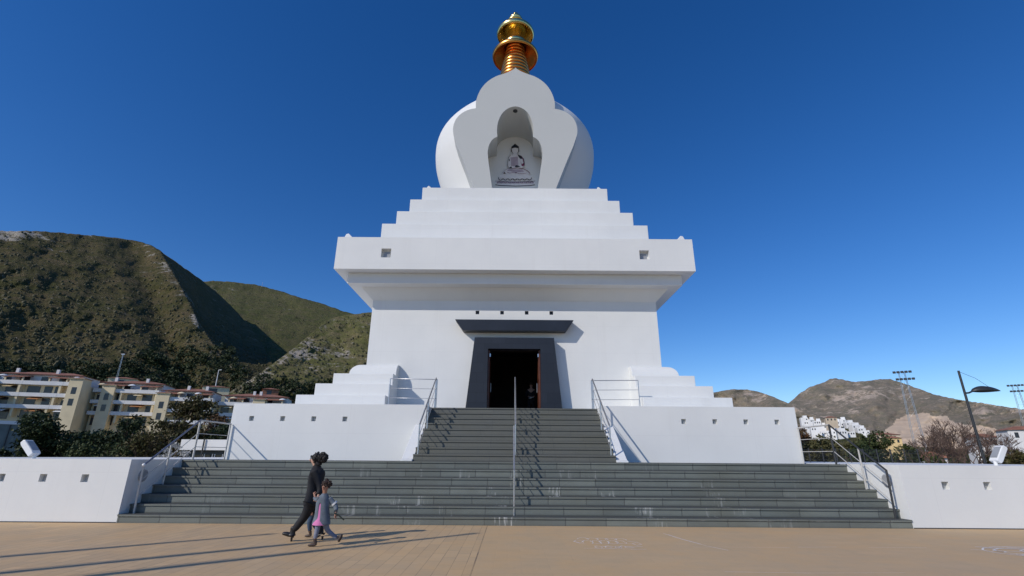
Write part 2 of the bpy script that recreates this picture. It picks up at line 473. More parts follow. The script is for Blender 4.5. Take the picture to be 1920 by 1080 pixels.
# light niche helper: recess lining + lamp glass
def niche(parent, cx, cz, Y, hw, depth, dark=False):
    q = MB()
    x0, x1, z0, z1 = cx-hw, cx+hw, cz-hw, cz+hw
    q.add([(x0, Y, z0), (x1, Y, z0), (x1, Y, z1), (x0, Y, z1), (x0, Y+depth, z0), (x1, Y+depth, z0), (x1, Y+depth, z1), (x0, Y+depth, z1)],
          [(0, 4, 5, 1), (1, 5, 6, 2), (2, 6, 7, 3), (3, 7, 4, 0)], 0)
    q.add([(x0, Y+depth, z0), (x1, Y+depth, z0), (x1, Y+depth, z1), (x0, Y+depth, z1)], [(0, 1, 2, 3)], 0)
    o = q.build('light_niche', 'black_slate' if dark else 'white_render', parent)
    if not dark:
        B(cx-hw*.62, cx+hw*.62, Y+depth-.03, Y+depth-.002, cz-hw*.62, cz+hw*.62).build('lamp_glass', 'lamp_glass', o)
    return o
def holes(lst, hw): return [(x-hw, x+hw, z-hw, z+hw) for x, z in lst]

base = {}
for s in (-1, 1):
    side = 'left' if s < 0 else 'right'
    t = thing('platform_wall', 'long white platform wall with square light niches on the %s of the staircase' % side, 'wall')
    x0, x1 = sorted((s*XS, s*19.0))
    H = [(s*v, 1.06 if s < 0 else 1.03) for v in (11.30, 12.40, 13.50, 14.60, 15.70, 16.8)]
    q = MB().wall_y(x0, x1, 0, HL+.012, D0, holes(H, .095))
    q.box(x0, x1, D0, 38.2, -.04, HL+.012, 0, ('f', 'b'))
    q.build('wall', 'white_render', t, recalc=False)
    for h_ in H: niche(t, h_[0], h_[1], D0, .095, .13)
    B(x0+.01, x1-.01, D0-.012, D0-.002, 0, .022).build('foot_strip', 'dark_metal', t)  # thin dark strip added for the dark line along the wall foot
    # round lamp on the flank that faces the steps
    xx = s*XS
    c1 = [(xx-s*.0, 0), (xx-s*.035, 0)]
    q = MB()
    n = 24; vs = []
    for e, rr in ((0, .165), (.03, .165), (.045, .14)):
        for j in range(n):
            a = 2*PI*j/n; vs.append((xx-s*e, 14.42+rr*math.cos(a), 1.12+rr*math.sin(a)))
    fs = [(i*n+j, i*n+(j+1) % n, (i+1)*n+(j+1) % n, (i+1)*n+j) for i in range(2) for j in range(n)] + [tuple(range(2*n, 3*n))]
    q.add(vs, fs); q.build('round_lamp', 'lamp_glass', t, recalc=True)
tag(MB().box(-XS+.002, XS-.002, 15.98+T1, 38, .0, HL-.004).build('landing', 'landing_stone'), kind='structure')

# ------------------------------------------------------------------ the stupa
AX = 28.0
stupa = thing('stupa', 'large white stupa with stepped tiers, round dome and gilded spire above the stairs', 'stupa')
DP, XP = 18.24, 10.15
POD_Z = HT + .008
for s in (-1, 1):
    x0, x1 = sorted((s*(W2+.004), s*XP))
    H = [(s*v, 2.915) for v in (6.085, 7.205, 8.32, 9.435)]
    q = MB().wall_y(x0, x1, HL-.02, POD_Z, DP, holes(H, .085))
    q.box(x0, x1, DP, 38, HL-.02, POD_Z, 0, ('f', 'b'))
    o = q.build('podium', 'white_render', stupa)
    for h_ in H: niche(o, h_[0], h_[1], DP, .085, .12)
B(-W2, W2, D1+8*T2+.30, 37.9, HL, HT+.002).build('podium_core', 'landing_stone', stupa)

# stepped plinth wrapping round the body, one per side
WB = 6.48
prof = [(8.50, POD_Z-.01), (8.50, 3.91), (8.0, 3.91), (8.0, 4.42), (7.5, 4.42), (7.5, 4.91), (7.02, 4.91), (7.02, 4.98)]
for i in range(1, 9):
    a = PI/2*i/8; prof.append((6.56+.46*math.cos(a), 4.98+.45*math.sin(a)))
prof += [(WB-.1, 5.43), (WB-.1, POD_Z-.01)]
for s in (-1, 1):
    q = MB(); n = len(prof); vs = []
    for w, z in prof: vs.append((s*5.02, AX-w, z))
    for w, z in prof: vs.append((s*w, AX-w, z))
    for w, z in prof: vs.append((s*w, AX+w, z))
    fs = [(k*n+i, k*n+(i+1) % n, (k+1)*n+(i+1) % n, (k+1)*n+i) for k in range(2) for i in range(n)] + [tuple(range(n)), tuple(range(2*n, 3*n))]
    q.add(vs, fs); q.build('stepped_plinth', 'white_render', stupa, bevel=.012)

# body with the doorway
FY = AX - WB
DW, DH = 1.14, 6.12
hb = [(x_, 7.875) for x_ in (-1.68, -.56, .56, 1.68)]
q = MB().wall_y(-WB, WB, HT-.02, 8.42, FY, holes(hb, .08) + [(-DW, DW, HT-.02, DH)])
q.box(-WB, WB, FY, AX+WB, HT-.02, 8.42, 0, ('f', 'b', 't'))
body = q.build('body_wall', 'white_render', stupa)
for h_ in hb: niche(body, h_[0], h_[1], FY, .08, .10, True)
q = MB()   # room behind the doorway
q.add([(-2.6, FY+.3, HT+.004), (2.6, FY+.3, HT+.004), (2.6, FY+6, HT+.004), (-2.6, FY+6, HT+.004), (-2.6, FY+.3, 7), (2.6, FY+.3, 7), (2.6, FY+6, 7), (-2.6, FY+6, 7)],
      [(0, 1, 2, 3), (3, 2, 6, 7), (0, 3, 7, 4), (1, 5, 6, 2), (4, 7, 6, 5)])
q.add([(-DW, FY, HT+.004), (DW, FY, HT+.004), (DW, FY+.3, HT+.004), (-DW, FY+.3, HT+.004), (-DW, FY, DH), (DW, FY, DH), (DW, FY+.3, DH), (-DW, FY+.3, DH)],
      [(0, 1, 2, 3), (0, 3, 7, 4), (1, 5, 6, 2), (4, 7, 6, 5)])
q.wall_y(-2.6, 2.6, HT+.004, 7, FY+.301, [(-DW, DW, HT+.004, DH)])
q.build('room', 'interior', stupa)
# door frame clad in black slate
zt, zb = 6.62, HT+.002
q = MB()
outer = [(-2.04, zb), (-1.735, zt), (1.735, zt), (2.04, zb)]
inner = [(-DW, zb), (-DW, DH), (DW, DH), (DW, zb)]
Yf = FY-.45
for Y, flip in ((Yf, 0),):
    q.add([(x_, Y, z_) for x_, z_ in outer+inner], [(0, 4, 5, 1), (1, 5, 6, 2), (2, 6, 7, 3)])
q.add([(x_, Yf, z_) for x_, z_ in outer] + [(x_, FY-.002, z_) for x_, z_ in outer], [(0, 1, 5, 4), (1, 2, 6, 5), (2, 3, 7, 6)])
q.add([(x_, Yf, z_) for x_, z_ in inner] + [(x_, FY-.002, z_) for x_, z_ in inner], [(0, 1, 5, 4), (1, 2, 6, 5), (2, 3, 7, 6)])
q.build('door_frame', 'black_slate_cladding', stupa, recalc=True)
# canopy over it
q = MB().prism_y([(-2.27, 6.93), (2.27, 6.93), (2.63, 7.43), (-2.63, 7.43)], FY-.44, FY-.002)
q.build('canopy', 'black_slate', stupa, .008)
for s in (-1, 1):
    q = MB(); x0, x1 = sorted((s*(DW-.005), s*(DW-.07)))
    q.box(x0, x1, FY-.28, FY+.75, HT+.02, DH-.03)
    for zc in (4.1, 5.3):
        a, b = sorted((s*(DW-.07), s*(DW-.085)))
        q.box(a, b, FY-.18, FY+.65, zc-.45, zc+.45)
    d = q.build('door', 'door_wood', stupa, .006)
    B(*sorted((s*(DW-.07), s*(DW-.12))), FY-.27, FY-.20, DH-.32, DH-.18).build('door_closer', 'steel', d)
    MB().tube([(s*(DW-.11), FY+.60, HT+.95), (s*(DW-.11), FY+.60, HT+1.35)], .014).build('door_handle', 'steel', d)

# inverted cornice: sloping cove, band, slab
q = MB()
w0, w1, z0_, z1_ = WB+.004, 6.945, 8.42, 8.915
q.add([(-w0, AX-w0, z0_), (w0, AX-w0, z0_), (w0, AX+w0, z0_), (-w0, AX+w0, z0_), (-w1, AX-w1, z1_), (w1, AX-w1, z1_), (w1, AX+w1, z1_), (-w1, AX+w1, z1_)],
      [(0, 1, 5, 4), (1, 2, 6, 5), (2, 3, 7, 6), (3, 0, 4, 7), (4, 5, 6, 7), (3, 2, 1, 0)])
q.build('cornice_cove', 'white_render', stupa)
def sq(w, z0, z1, name, bev=.015): return B(-w, w, AX-w, AX+w, z0, z1).build(name, 'white_render', stupa, bev)
sq(7.44, 8.917, 9.405, 'cornice_band')
WSB = 7.92
q = MB().wall_y(-WSB, WSB, 9.407, 10.93, AX-WSB, holes([(-5.70, 10.17), (5.73, 10.17)], .215))
q.box(-WSB, WSB, AX-WSB, AX+WSB, 9.407, 10.93, 0, ('f',))
slab = q.build('cornice_slab', 'white_render', stupa)
for x_ in (-5.70, 5.73):
    niche(slab, x_, 10.17, AX-WSB, .215, .22)
for w, z0, z1 in ((6.44, 10.932, 12.34), (5.91, 12.342, 13.30), (5.41, 13.302, 14.25), (4.92, 14.252, 15.24)):
    sq(w, z0, z1, 'terrace_tier')

# dome
Hc = [15.2, 16.5, 18, 19.5, 21, 22.3, 23.2, 23.8]; Rc = [3.72, 4.20, 4.74, 5.12, 5.02, 4.05, 2.95, 1.9]
hh = np.linspace(15.2, 23.8, 60)
def catmull(xs, ys, x):
    i = max(0, min(len(xs)-2, int(np.searchsorted(xs, x)-1)))
    x0, x1 = xs[i], xs[i+1]; t = (x-x0)/(x1-x0)
    def sl_(j):
        if j == 0: return (ys[1]-ys[0])/(xs[1]-xs[0])
        if j == len(xs)-1: return (ys[-1]-ys[-2])/(xs[-1]-xs[-2])
        return (ys[j+1]-ys[j-1])/(xs[j+1]-xs[j-1])
    a, b = sl_(i)*(x1-x0), sl_(i+1)*(x1-x0)
    return (2*t**3-3*t*t+1)*ys[i] + (t**3-2*t*t+t)*a + (-2*t**3+3*t*t)*ys[i+1] + (t**3-t*t)*b
dp = [(catmull(Hc, Rc, h_), h_) for h_ in hh] + [(1.5, 24.05), (1.3, 24.3)]
PD = 23.22     # plane of the arched panel
def keepf(x, y, z): return not (y < AX and ((abs(x) < 1.9 and z < 21.7) or y < PD+.03))
q = MB().lathe(dp, (0, AX, 0), 144, keep=keepf)
q.build('dome', 'dome_white', stupa)
q = MB().lathe([(1.9, 23.7), (1.75, 24.6), (1.45, 25.2), (1.30, 25.9), (1.22, 26.1), (0, 26.1)], (0, AX, 0), 48)
q.build('spire_base', 'dome_white', stupa)

# arched panel with the niche, outline surveyed on its own plane
def bez(p0, p1, p2, n=10): return [((1-t)**2*p0[0]+2*t*(1-t)*p1[0]+t*t*p2[0], (1-t)**2*p0[1]+2*t*(1-t)*p1[1]+t*t*p2[1]) for t in [i/n for i in range(n+1)]]
def arc(c_, rx, rz, a0, a1, n=14): return [(c_[0]+rx*math.cos(R(a0+(a1-a0)*i/n)), c_[1]+rz*math.sin(R(a0+(a1-a0)*i/n))) for i in range(n+1)]
def pl(px, py, D=PD): v = at(px, py, D); return (v.x, v.z)
def half_outline():
    P = [pl(1042, 351), pl(1062, 306), pl(1076, 273), pl(1082.5, 253)]
    P[0] = (P[0][0], 15.242)
    P += bez(pl(1082.5, 253), pl(1085.5, 239), pl(1078, 225), 6)[1:]
    P += bez(pl(1078, 225), pl(1066, 207), pl(1041, 204), 8)[1:]
    P += [pl(1041, 192.5)]
    P += bez(pl(1041, 192.5), pl(1034, 156), pl(1000, 142), 12)[1:]
    P += bez(pl(1000, 142), pl(974, 134), pl(966.5, 126.5), 8)[1:]
    return P
HO = [(x_-.02, z_) for x_, z_ in half_outline()]
HO[-1] = (0, HO[-1][1])
outer = HO + [(-x_, z_) for x_, z_ in HO[:-1][::-1]]
def half_niche():
    P = [pl(1008.5, 351), pl(1016, 305), pl(1018, 286)]
    P[0] = (P[0][0], 15.242)
    P += bez(pl(1018, 286), pl(1016, 262), pl(1000, 256.5), 8)[1:]
    P += bez(pl(1000, 256.5), pl(1004, 229), pl(990, 211), 8)[1:]
    P += bez(pl(990, 211), pl(979, 199.5), pl(965.7, 199.5), 8)[1:]
    return P
HN = [(x_-.02, z_) for x_, z_ in half_niche()]
HN[-1] = (0, HN[-1][1])
inner = HN + [(-x_, z_) for x_, z_ in HN[:-1][::-1]]
bm = bmesh.new()
def loop(bm, pts, Y):
    vs = [bm.verts.new((x_, Y, z_)) for x_, z_ in pts]
    return vs, [bm.edges.new((vs[i], vs[i+1])) for i in range(len(vs)-1)]
ov, oe = loop(bm, outer, PD)
iv, ie = loop(bm, inner, PD)
e1 = bm.edges.new((ov[0], iv[0])); e2 = bm.edges.new((ov[-1], iv[-1]))
bmesh.ops.triangle_fill(bm, use_beauty=True, edges=oe+ie+[e1, e2], normal=(0, -1, 0))
for pts, vs, dep in ((outer, ov, 3.6),):
    bk = [bm.verts.new((x_, PD+dep, z_)) for x_, z_ in pts]
    for i in range(len(vs)-1): bm.faces.new((vs[i], vs[i+1], bk[i+1], bk[i]))
ND = 2.75
def half_back():
    Y = PD+ND
    P = [pl(1011, 351, Y), pl(1015.5, 312, Y), pl(1017, 300, Y)]
    P[0] = (P[0][0], 15.242)
    P += bez(pl(1017, 300, Y), pl(1014, 294, Y), pl(1000, 293.5, Y), 8)[1:]
    P += bez(pl(1000, 293.5, Y), pl(1003, 273, Y), pl(990, 264, Y), 8)[1:]
    P += bez(pl(990, 264, Y), pl(980, 257, Y), pl(965.7, 257, Y), 8)[1:]
    return P
HB = [(x_-.02, z_) for x_, z_ in half_back()]
HB[-1] = (0, HB[-1][1])
inner_back = HB + [(-x_, z_) for x_, z_ in HB[:-1][::-1]]
bk = [bm.verts.new((x_, PD+ND, z_)) for x_, z_ in inner_back]
for i in range(len(iv)-1):
    f = bm.faces.new((iv[i], iv[i+1], bk[i+1], bk[i]))
bmesh.ops.recalc_face_normals(bm, faces=bm.faces)
me = bpy.data.meshes.new('arched_panel'); bm.to_mesh(me); bm.free(); me.materials.append(MATS['panel_grey'])
panel = bpy.data.objects.new('arched_panel', me); C.objects.link(panel); panel.parent = stupa
q = MB().prism_y([(x_*1.02, z_+(.02 if z_ > 16 else 0)) for x_, z_ in inner_back], PD+ND, PD+ND+.1)
back = q.build('niche_back', 'niche_white', stupa)
top_z = HN[-1][1]
q = MB().lathe([(0, 0), (.13, 0), (.13, -.05), (.10, -.07), (0, -.07)], (0, PD+.35, top_z-.02), 16)
q.build('niche_lamp', 'dark_metal', stupa)

# painted seated figure on a lotus throne: flat printed panel pieces on the niche's back wall
BY = PD+ND
def pb(px, py): v = at(px, py, BY); return (v.x, v.z)
pic = MB()
layer = [0]
def shape(pts, mi, closed=True):
    """pts in zoom coordinates of the niche (6x enlargement, origin 900,180)"""
    layer[0] += 1
    y = BY - .004 - .0025*layer[0]
    P = [pb(900+a/6, 180+b/6) for a, b in pts]
    pic.add([(x_, y, z_) for x_, z_ in P], [tuple(range(len(P)))], mi)
def stroke(pts, wd, mi):
    layer[0] += 1
    y = BY - .004 - .0025*layer[0]
    P = [Vector((*pb(900+a/6, 180+b/6),)) for a, b in pts]
    for i in range(len(P)-1):
        d = (P[i+1]-P[i]); L_ = d.length
        if L_ < 1e-5: continue
        d /= L_; nn = Vector((-d.y, d.x))*wd/2; e = d*wd*.3
        a, b = P[i]-e, P[i+1]+e
        pic.add([((a-nn).x, y, (a-nn).y), ((b-nn).x, y, (b-nn).y), ((b+nn).x, y, (b+nn).y), ((a+nn).x, y, (a+nn).y)], [(0, 1, 2, 3)], mi)
def ell(cx, cy, rx, ry, n=18, a0=0, a1=360): return [(cx+rx*math.cos(R(a0+(a1-a0)*i/n)), cy+ry*math.sin(R(a0+(a1-a0)*i/n))) for i in range(n)]
M_W, M_L, M_K, M_R = 0, 1, 2, 3
shape([(172, 955), (205, 925), (590, 925), (618, 960), (614, 1000), (560, 1010), (400, 1014), (230, 1008), (176, 1000)], M_W)
shape([(190, 962), (600, 962), (606, 985), (184, 985)], M_L)
stroke([(176, 1000), (230, 1008), (400, 1014), (560, 1009), (614, 1000)], .05, M_K)
stroke([(172, 958), (400, 968), (618, 958)], .025, M_K)
for i in range(9):
    cx = 215+i*46
    stroke(ell(cx, 985, 18, 18, 8, 180, 360), .02, M_K)
for i in range(7):
    cx = 232+i*54
    shape(ell(cx, 930, 26, 24, 12, 0, 360), M_K)
    shape(ell(cx, 925, 20, 22, 12, 0, 360), M_W)
shape([(205, 915), (260, 880), (520, 880), (592, 915), (560, 935), (240, 935)], M_W)
shape([(250, 880), (285, 845), (320, 828), (400, 820), (490, 830), (540, 850), (565, 885), (480, 900), (320, 900)], M_W)
shape([(300, 845), (330, 830), (470, 835), (500, 860), (400, 870)], M_L)
shape([(322, 700), (345, 675), (372, 664), (422, 664), (465, 680), (488, 710), (500, 760), (500, 800), (470, 822), (400, 828), (330, 822), (308, 795), (316, 745)], M_W)
shape([(345, 700), (425, 690), (430, 790), (350, 800)], M_L)
shape([(422, 668), (465, 682), (488, 712), (500, 775), (490, 800), (468, 795), (455, 740), (440, 700)], M_R)
shape([(440, 700), (470, 695), (490, 760), (470, 780)], M_W)
shape([(424, 668), (462, 684), (480, 712), (460, 720), (436, 700)], M_K)
shape(ell(395, 622, 38, 42), M_W)
stroke(ell(395, 622, 38, 42, 20, -20, 200), .022, M_K)
shape([(352, 610), (354, 580), (372, 566), (388, 552), (394, 545), (400, 552), (418, 566), (436, 580), (438, 610), (428, 598), (395, 592), (362, 598)], M_K)
stroke([(352, 605), (352, 640)], .03, M_K); stroke([(438, 605), (438, 640)], .03, M_K)
shape([(378, 655), (414, 655), (422, 672), (370, 672)], M_W)
stroke([(345, 676), (322, 700), (314, 750), (308, 795), (330, 822)], .018, M_K)
stroke([(488, 712), (500, 760), (502, 800)], .018, M_K)
shape(ell(331, 733, 5, 12), M_K)
shape([(392, 800), (410, 790), (440, 798), (452, 806), (420, 810), (398, 812)], M_K)
shape([(322, 826), (350, 804), (362, 826)], M_K)
shape([(262, 886), (276, 866), (290, 886)], M_K); shape([(396, 880), (404, 866), (414, 880)], M_K)
stroke([(362, 826), (420, 822), (480, 828), (530, 852), (562, 884)], .03, M_R)
stroke([(250, 882), (285, 846), (322, 828)], .018, M_L)
stroke([(300, 868), (330, 880), (380, 872), (440, 886), (520, 880)], .02, M_R)
po = pic.build('painted_figure', ['print_white', 'ink_lilac', 'ink_black', 'ink_wine'], back)

# gilded spire
sp = MB()
prof = []
NR = 12
for i in range(NR):
    t = i/NR
    r = 1.20 - .63*t; z = 26.05 + 3.95*t; h_ = 3.95/NR
    prof += [(r*.86, z), (r*.97, z+.03*h_), (r*1.0, z+.2*h_), (r*1.0, z+.62*h_), (r*.95, z+.80*h_), (r*.83, z+.88*h_)]
prof += [(.5, 29.97), (.5, 30.3)]
sp.lathe(prof, (0, AX, 0), 64)
spire = sp.build('spire', 'copper_gold', stupa)
q = MB().lathe([(1.56, 28.66), (1.62, 28.72), (1.655, 28.86), (1.60, 28.96), (1.40, 29.10), (1.10, 29.34), (.84, 29.58), (.70, 29.68),
                (.66, 29.62), (.80, 29.50), (1.06, 29.28), (1.36, 29.04), (1.53, 28.90), (1.585, 28.80), (1.555, 28.72), (1.56, 28.66)], (0, AX, 0), 64)
q.build('parasol', 'copper_gold', spire)
q = MB().lathe([(.62, 29.66), (.80, 29.68), (.86, 29.76), (.86, 29.98), (.80, 30.06), (.66, 30.08), (.60, 30.3), (.62, 30.7), (.74, 31.1), (.82, 31.3), (.5, 31.6)], (0, AX, 0), 48); q.build('collar', 'brass_gold', spire)
q = MB().lathe([(1.28, 30.70), (1.34, 30.76), (1.38, 30.92), (1.34, 31.04), (1.18, 31.22), (.98, 31.44), (.72, 31.70), (.4, 31.92), (.3, 31.95), (.3, 31.88), (.70, 31.62), (.94, 31.38), (1.14, 31.16), (1.29, 30.98), (1.32, 30.88), (1.28, 30.78), (1.28, 30.70)], (0, AX, 0), 64)
q.build('crown', 'brass_gold', spire)
q = MB().lathe([(.30, 31.9), (.62, 31.93), (.66, 32.0), (.55, 32.08), (.40, 32.12), (.38, 32.2), (.46, 32.3), (.48, 32.42), (.40, 32.55), (.24, 32.66), (.16, 32.72), (.20, 32.8), (.17, 32.92), (.06, 33.0), (0, 33.05)], (0, AX, 0), 40)
q.build('finial', 'brass_gold', spire)
# drops hanging in the crown
for k in range(12):
    a = 2*PI*k/12
    q = MB().blob((1.12*math.cos(a), AX+1.12*math.sin(a), 30.98), .06, n=10, m_=7); q.build('pendant', 'brass_gold', spire)

# small white corner lamps on the tiers
def corner_lamp(x, y, z, size, label, flip):
    t = thing('spotlight', label, 'spotlight', 'spotlights on the corners of the stupa tiers', (x, y, z))
    q = MB().prism_y([(-size*.5, size*.25), (size*.5, size*.10), (size*.42, size*.42), (0, size*.86), (-size*.25, size*.80)], -size*.3, size*.3)
    if flip: q.v = [(-a, b, c_) for a, b, c_ in q.v]
    q.build('housing', 'lamp_white', t, .015, recalc=True)
    B(-size*.12, size*.12, -size*.1, size*.1, 0, size*.3).build('bracket', 'lamp_white', t)
corner_lamp(-7.6, 20.6, 10.932, .42, 'small white spotlight on the left corner of the wide cornice slab', False)
corner_lamp(7.58, 20.6, 10.932, .42, 'small white spotlight on the right corner of the wide cornice slab', True)
corner_lamp(-4.62, 23.35, 15.242, .26, 'tiny white spotlight on the top tier left of the dome', False)
corner_lamp(4.52, 23.35, 15.242, .26, 'tiny white spotlight on the top tier right of the dome', False)

# ------------------------------------------------------------------ handrails
def rail_set(t, X, segs, posts, mat='steel', r=.024, rr=.011, offs=(-.37, -.74)):
    """segs: list of polylines (y,z) of the top rail at x=X; posts: (y, z0, z1)"""
    for seg in segs:
        MB().tube([(X, a, b) for a, b in seg], r, 8).build('top_rail', mat, t)
    for (y, z0, z1) in posts:
        MB().tube([(X, y, z0), (X, y, z1)], r, 8).build('post', mat, t)
def mid_rail(t, pts, mat='steel', r=.010): MB().tube(pts, r, 6).build('mid_rail', mat, t)
for s in (-1, 1):
    side = 'left' if s < 0 else 'right'
    # outer rails
    t = thing('handrail', 'steel handrail along the %s edge of the wide lower staircase' % side, 'handrail')
    X = s*10.0
    for sq_ in ([(14.1, 1.39), (16.2, 2.70)],):
        MB().tube([(X, a, b) for a, b in sq_], .026, 10).build('top_rail', 'steel_shaded' if s < 0 else 'dark_metal', t)
    MB().tube([(X, 16.2, 2.70), (X+s*.1, 18.2, 2.71)], .024, 8).build('top_rail', 'painted_steel_light', t)
    pm_ = 'painted_steel_light'
    MB().tube([(X-s*.02, 14.12, RISE0), (X, 14.1, 1.39)], .027, 8).build('post', pm_ if s < 0 else 'dark_metal', t)
    MB().tube([(X, 15.05, RISE0+3*RISE), (X, 15.05, 1.98)], .024, 8).build('post', pm_, t)
    MB().tube([(X, 16.2, HL), (X, 16.2, 2.70)], .030, 8).build('post', pm_ if s < 0 else 'dark_metal', t)
    MB().tube([(X+s*.1, 18.16, HL), (X+s*.1, 18.16, 2.71)], .028, 8).build('post', pm_, t)
    if s < 0: MB().blob((X, 14.1, 1.39), .045, n=12, m_=8).build('rail_end', 'lamp_white', t)
    for o_ in (.40, .80):
        mid_rail(t, [(X, 14.1, 1.39-o_), (X, 16.2, 2.70-o_), (X+s*.1, 18.16, 2.71-o_)], pm_, .012)
    # rails of the upper flight
    t = thing('handrail', 'steel handrail with thin rods on the %s side of the upper staircase' % side, 'handrail')
    X = s*3.05
    z = lambda y: HL + (y-16.2)*RISE2/T2
    MB().tube([(X, 16.38, 2.64), (X, 19.30, 4.56)], .027, 10).build('top_rail', 'steel', t)
    MB().tube([(X, 19.30, 4.56), (X-s*.02, 19.46, 4.53), (s*4.86, 19.44, 4.55)], .016, 8).build('top_rail', 'steel', t)
    MB().tube([(X, 16.38, HL), (X, 16.38, 2.64)], .025, 8).build('post', 'steel', t)
    MB().tube([(X, 17.85, HL+4*RISE2), (X, 17.85, 3.61)], .025, 8).build('post', 'steel', t)
    MB().tube([(X, 19.30, HT), (X, 19.30, 4.56)], .025, 8).build('post', 'steel', t)
    MB().tube([(X-s*.02, 19.48, HT), (X-s*.02, 19.48, 4.53)], .022, 8).build('post', 'steel', t)
    MB().tube([(s*4.86, 19.44, POD_Z), (s*4.86, 19.44, 4.55)], .018, 8).build('post', 'steel', t)
    for o_ in (.37, .74):
        mid_rail(t, [(X, 16.38, 2.64-o_), (X, 19.30, 4.56-o_), (X-s*.02, 19.46, 4.53-o_), (s*4.86, 19.44, 4.55-o_)])
t = thing('handrail', 'steel handrail down the middle of the wide lower staircase', 'handrail')
MB().tube([(-.02, 14.22, 1.33), (-.02, 16.25, 2.60)], .026, 10).build('top_rail', 'steel', t)
for y, k in ((14.22, 0), (15.2, 3), (16.25, 6)): MB().tube([(-.02, y, RISE0+k*RISE), (-.02, y, 1.33+(y-14.22)*.6256)], .024, 8).build('post', 'steel', t)
for o_ in (.36, .72): mid_rail(t, [(-.02, 14.22, 1.33-o_), (-.02, 16.25, 2.60-o_)])
t = thing('handrail', 'steel handrail down the middle of the upper staircase before the doorway', 'handrail')
MB().tube([(.03, 16.42, 2.66), (.03, 19.25, 4.60)], .026, 10).build('top_rail', 'steel', t)
for y, k in ((16.42, 1), (17.4, 4), (18.3, 6), (19.25, 9)): MB().tube([(.03, y, HL+k*RISE2-.01), (.03, y, 2.66+(y-16.42)*.6855)], .023, 8).build('post', 'steel', t)
for o_ in (.30, .60, .9): mid_rail(t, [(.03, 16.42, 2.66-o_), (.03, 19.25, 4.60-o_)])

# ------------------------------------------------------------------ floodlights on the platform walls
def floodlight(x, y, tilt, label):
    t = thing('floodlight', label, 'floodlight', 'floodlights on the platform walls', (x, y, HL+.012))
    MB().tube([(0, 0, 0), (0, 0, .16)], .045, 10).build('stand', 'lamp_white', t)
    q = MB().prism_y([(-.07, 0), (.07, 0), (.085, .08), (.075, .48), (.04, .52), (-.055, .51), (-.08, .44)], -.13, .13)
    M_ = Matrix.Rotation(tilt, 4, 'Y')
    q.v = [tuple((M_ @ Vector(v)) + Vector((0, 0, .09))) for v in q.v]
    q.build('housing', 'lamp_white', t, .018, recalc=True)
    q = MB().prism_y([(.070, .09), (.092, .10), (.084, .44), (.065, .44)], -.10, .10)
    q.v = [tuple((M_ @ Vector((-v[0] if tilt > 0 else v[0], v[1], v[2]))) + Vector((0, 0, .09))) for v in q.v]
    q.build('lamp_glass', 'lamp_glass', t, recalc=True)
floodlight(-13.38, 14.5, R(-44), 'white tilted floodlight standing on the left platform wall in front of dark trees')
floodlight(13.38, 14.5, R(36), 'white tilted floodlight standing on the right platform wall near the street lamp')

# ------------------------------------------------------------------ street lamp with shell head
t = thing('street_lamp', 'dark street lamp with one drooping shell-shaped head behind the right platform wall', 'street lamp', loc=(27.2, 30, 0))
MB().tube([(0, 0, 0), (0, 0, 6.85)], .085, 10, r2=.06).build('pole', 'dark_metal', t)
MB().tube([(0, 0, 5.50), (.25, 0, 5.52), (.5, 0, 5.62), (.72, 0, 5.64)], .05, 8).build('arm', 'dark_metal', t)
q = MB()
n = 20; vs = []
for i in range(n+1):
    u = i/n; x_ = .45+1.75*u; w = .34*math.sin(PI*min(1, u**.8))**.7+.01; hz = .30*math.sin(PI*min(1, u**.75))**.8+.01
    for j in range(12):
        a = 2*PI*j/12; zz_ = math.sin(a)*(hz if math.sin(a) > 0 else hz*.22)
        vs.append((x_, w*math.cos(a), 5.62+zz_+.02*u))
fs = [(i*12+j, i*12+(j+1) % 12, (i+1)*12+(j+1) % 12, (i+1)*12+j) for i in range(n) for j in range(12)]
q.add(vs, fs, 0, True); q.build('lamp_head', 'dark_metal', t)
MB().tube([(0, 0, 6.8), (.9, 0, 6.4), (1.75, 0, 5.74)], .010, 5).build('stay_wire', 'dark_metal', t)

# flagpoles standing left of the view, their shadows cross the plaza
fp = None
for i, (x, y, h_) in enumerate(((-17.3, 2.05, 10), (-14.9, 1.9, 10.2), (-12.9, 2.25, 10.1))):
    lb = ('tall slim flagpole farthest from the stairs, left of the plaza', 'tall slim flagpole in the middle of the row of three', 'tall slim flagpole nearest the camera in the row of three')[i]
    t = thing('flagpole', lb, 'flagpole', 'flagpoles beside the plaza', (x, y, 0))
    MB().tube([(0, 0, 0), (0, 0, h_)], .16, 12, r2=.07).build('pole', 'painted_steel_light', t)
    MB().tube([(-.55, .1, .9), (-.3, .05, h_*.5), (-.07, 0, h_-.3)], .018, 5).build('halyard', 'cloth_white', t)
    MB().lathe([(0, -.1), (.09, -.06), (.11, 0), (.07, .08), (0, .1)], (0, 0, h_+.08), 14).build('cap', 'steel', t)

# ------------------------------------------------------------------ chalk drawings
def chalk(name, strokes, label, wd=.018):
    q = MB()
    for k, s_ in enumerate(strokes):
        for i in range(len(s_)-1):
            a, b = Vector(s_[i]), Vector(s_[i+1]); d = b-a
            if d.length < 1e-4: continue
            d.normalize(); nn = Vector((-d.y, d.x))*wd*random.uniform(.35, .75)
            z = .004+.0004*(k % 6)
            q.add([(*(a-nn), z), (*(b-nn), z), (*(b+nn), z), (*(a+nn), z)], [(0, 1, 2, 3)])
    return tag(q.build(name, 'chalk'), label, 'chalk drawing')
def circ(cx, cy, rx, ry, n=20, a0=0, a1=360, jit=.02): return [(cx+rx*math.cos(R(a0+(a1-a0)*i/n))+random.uniform(-jit, jit), cy+ry*math.sin(R(a0+(a1-a0)*i/n))+random.uniform(-jit, jit)) for i in range(n+1)]
S = []
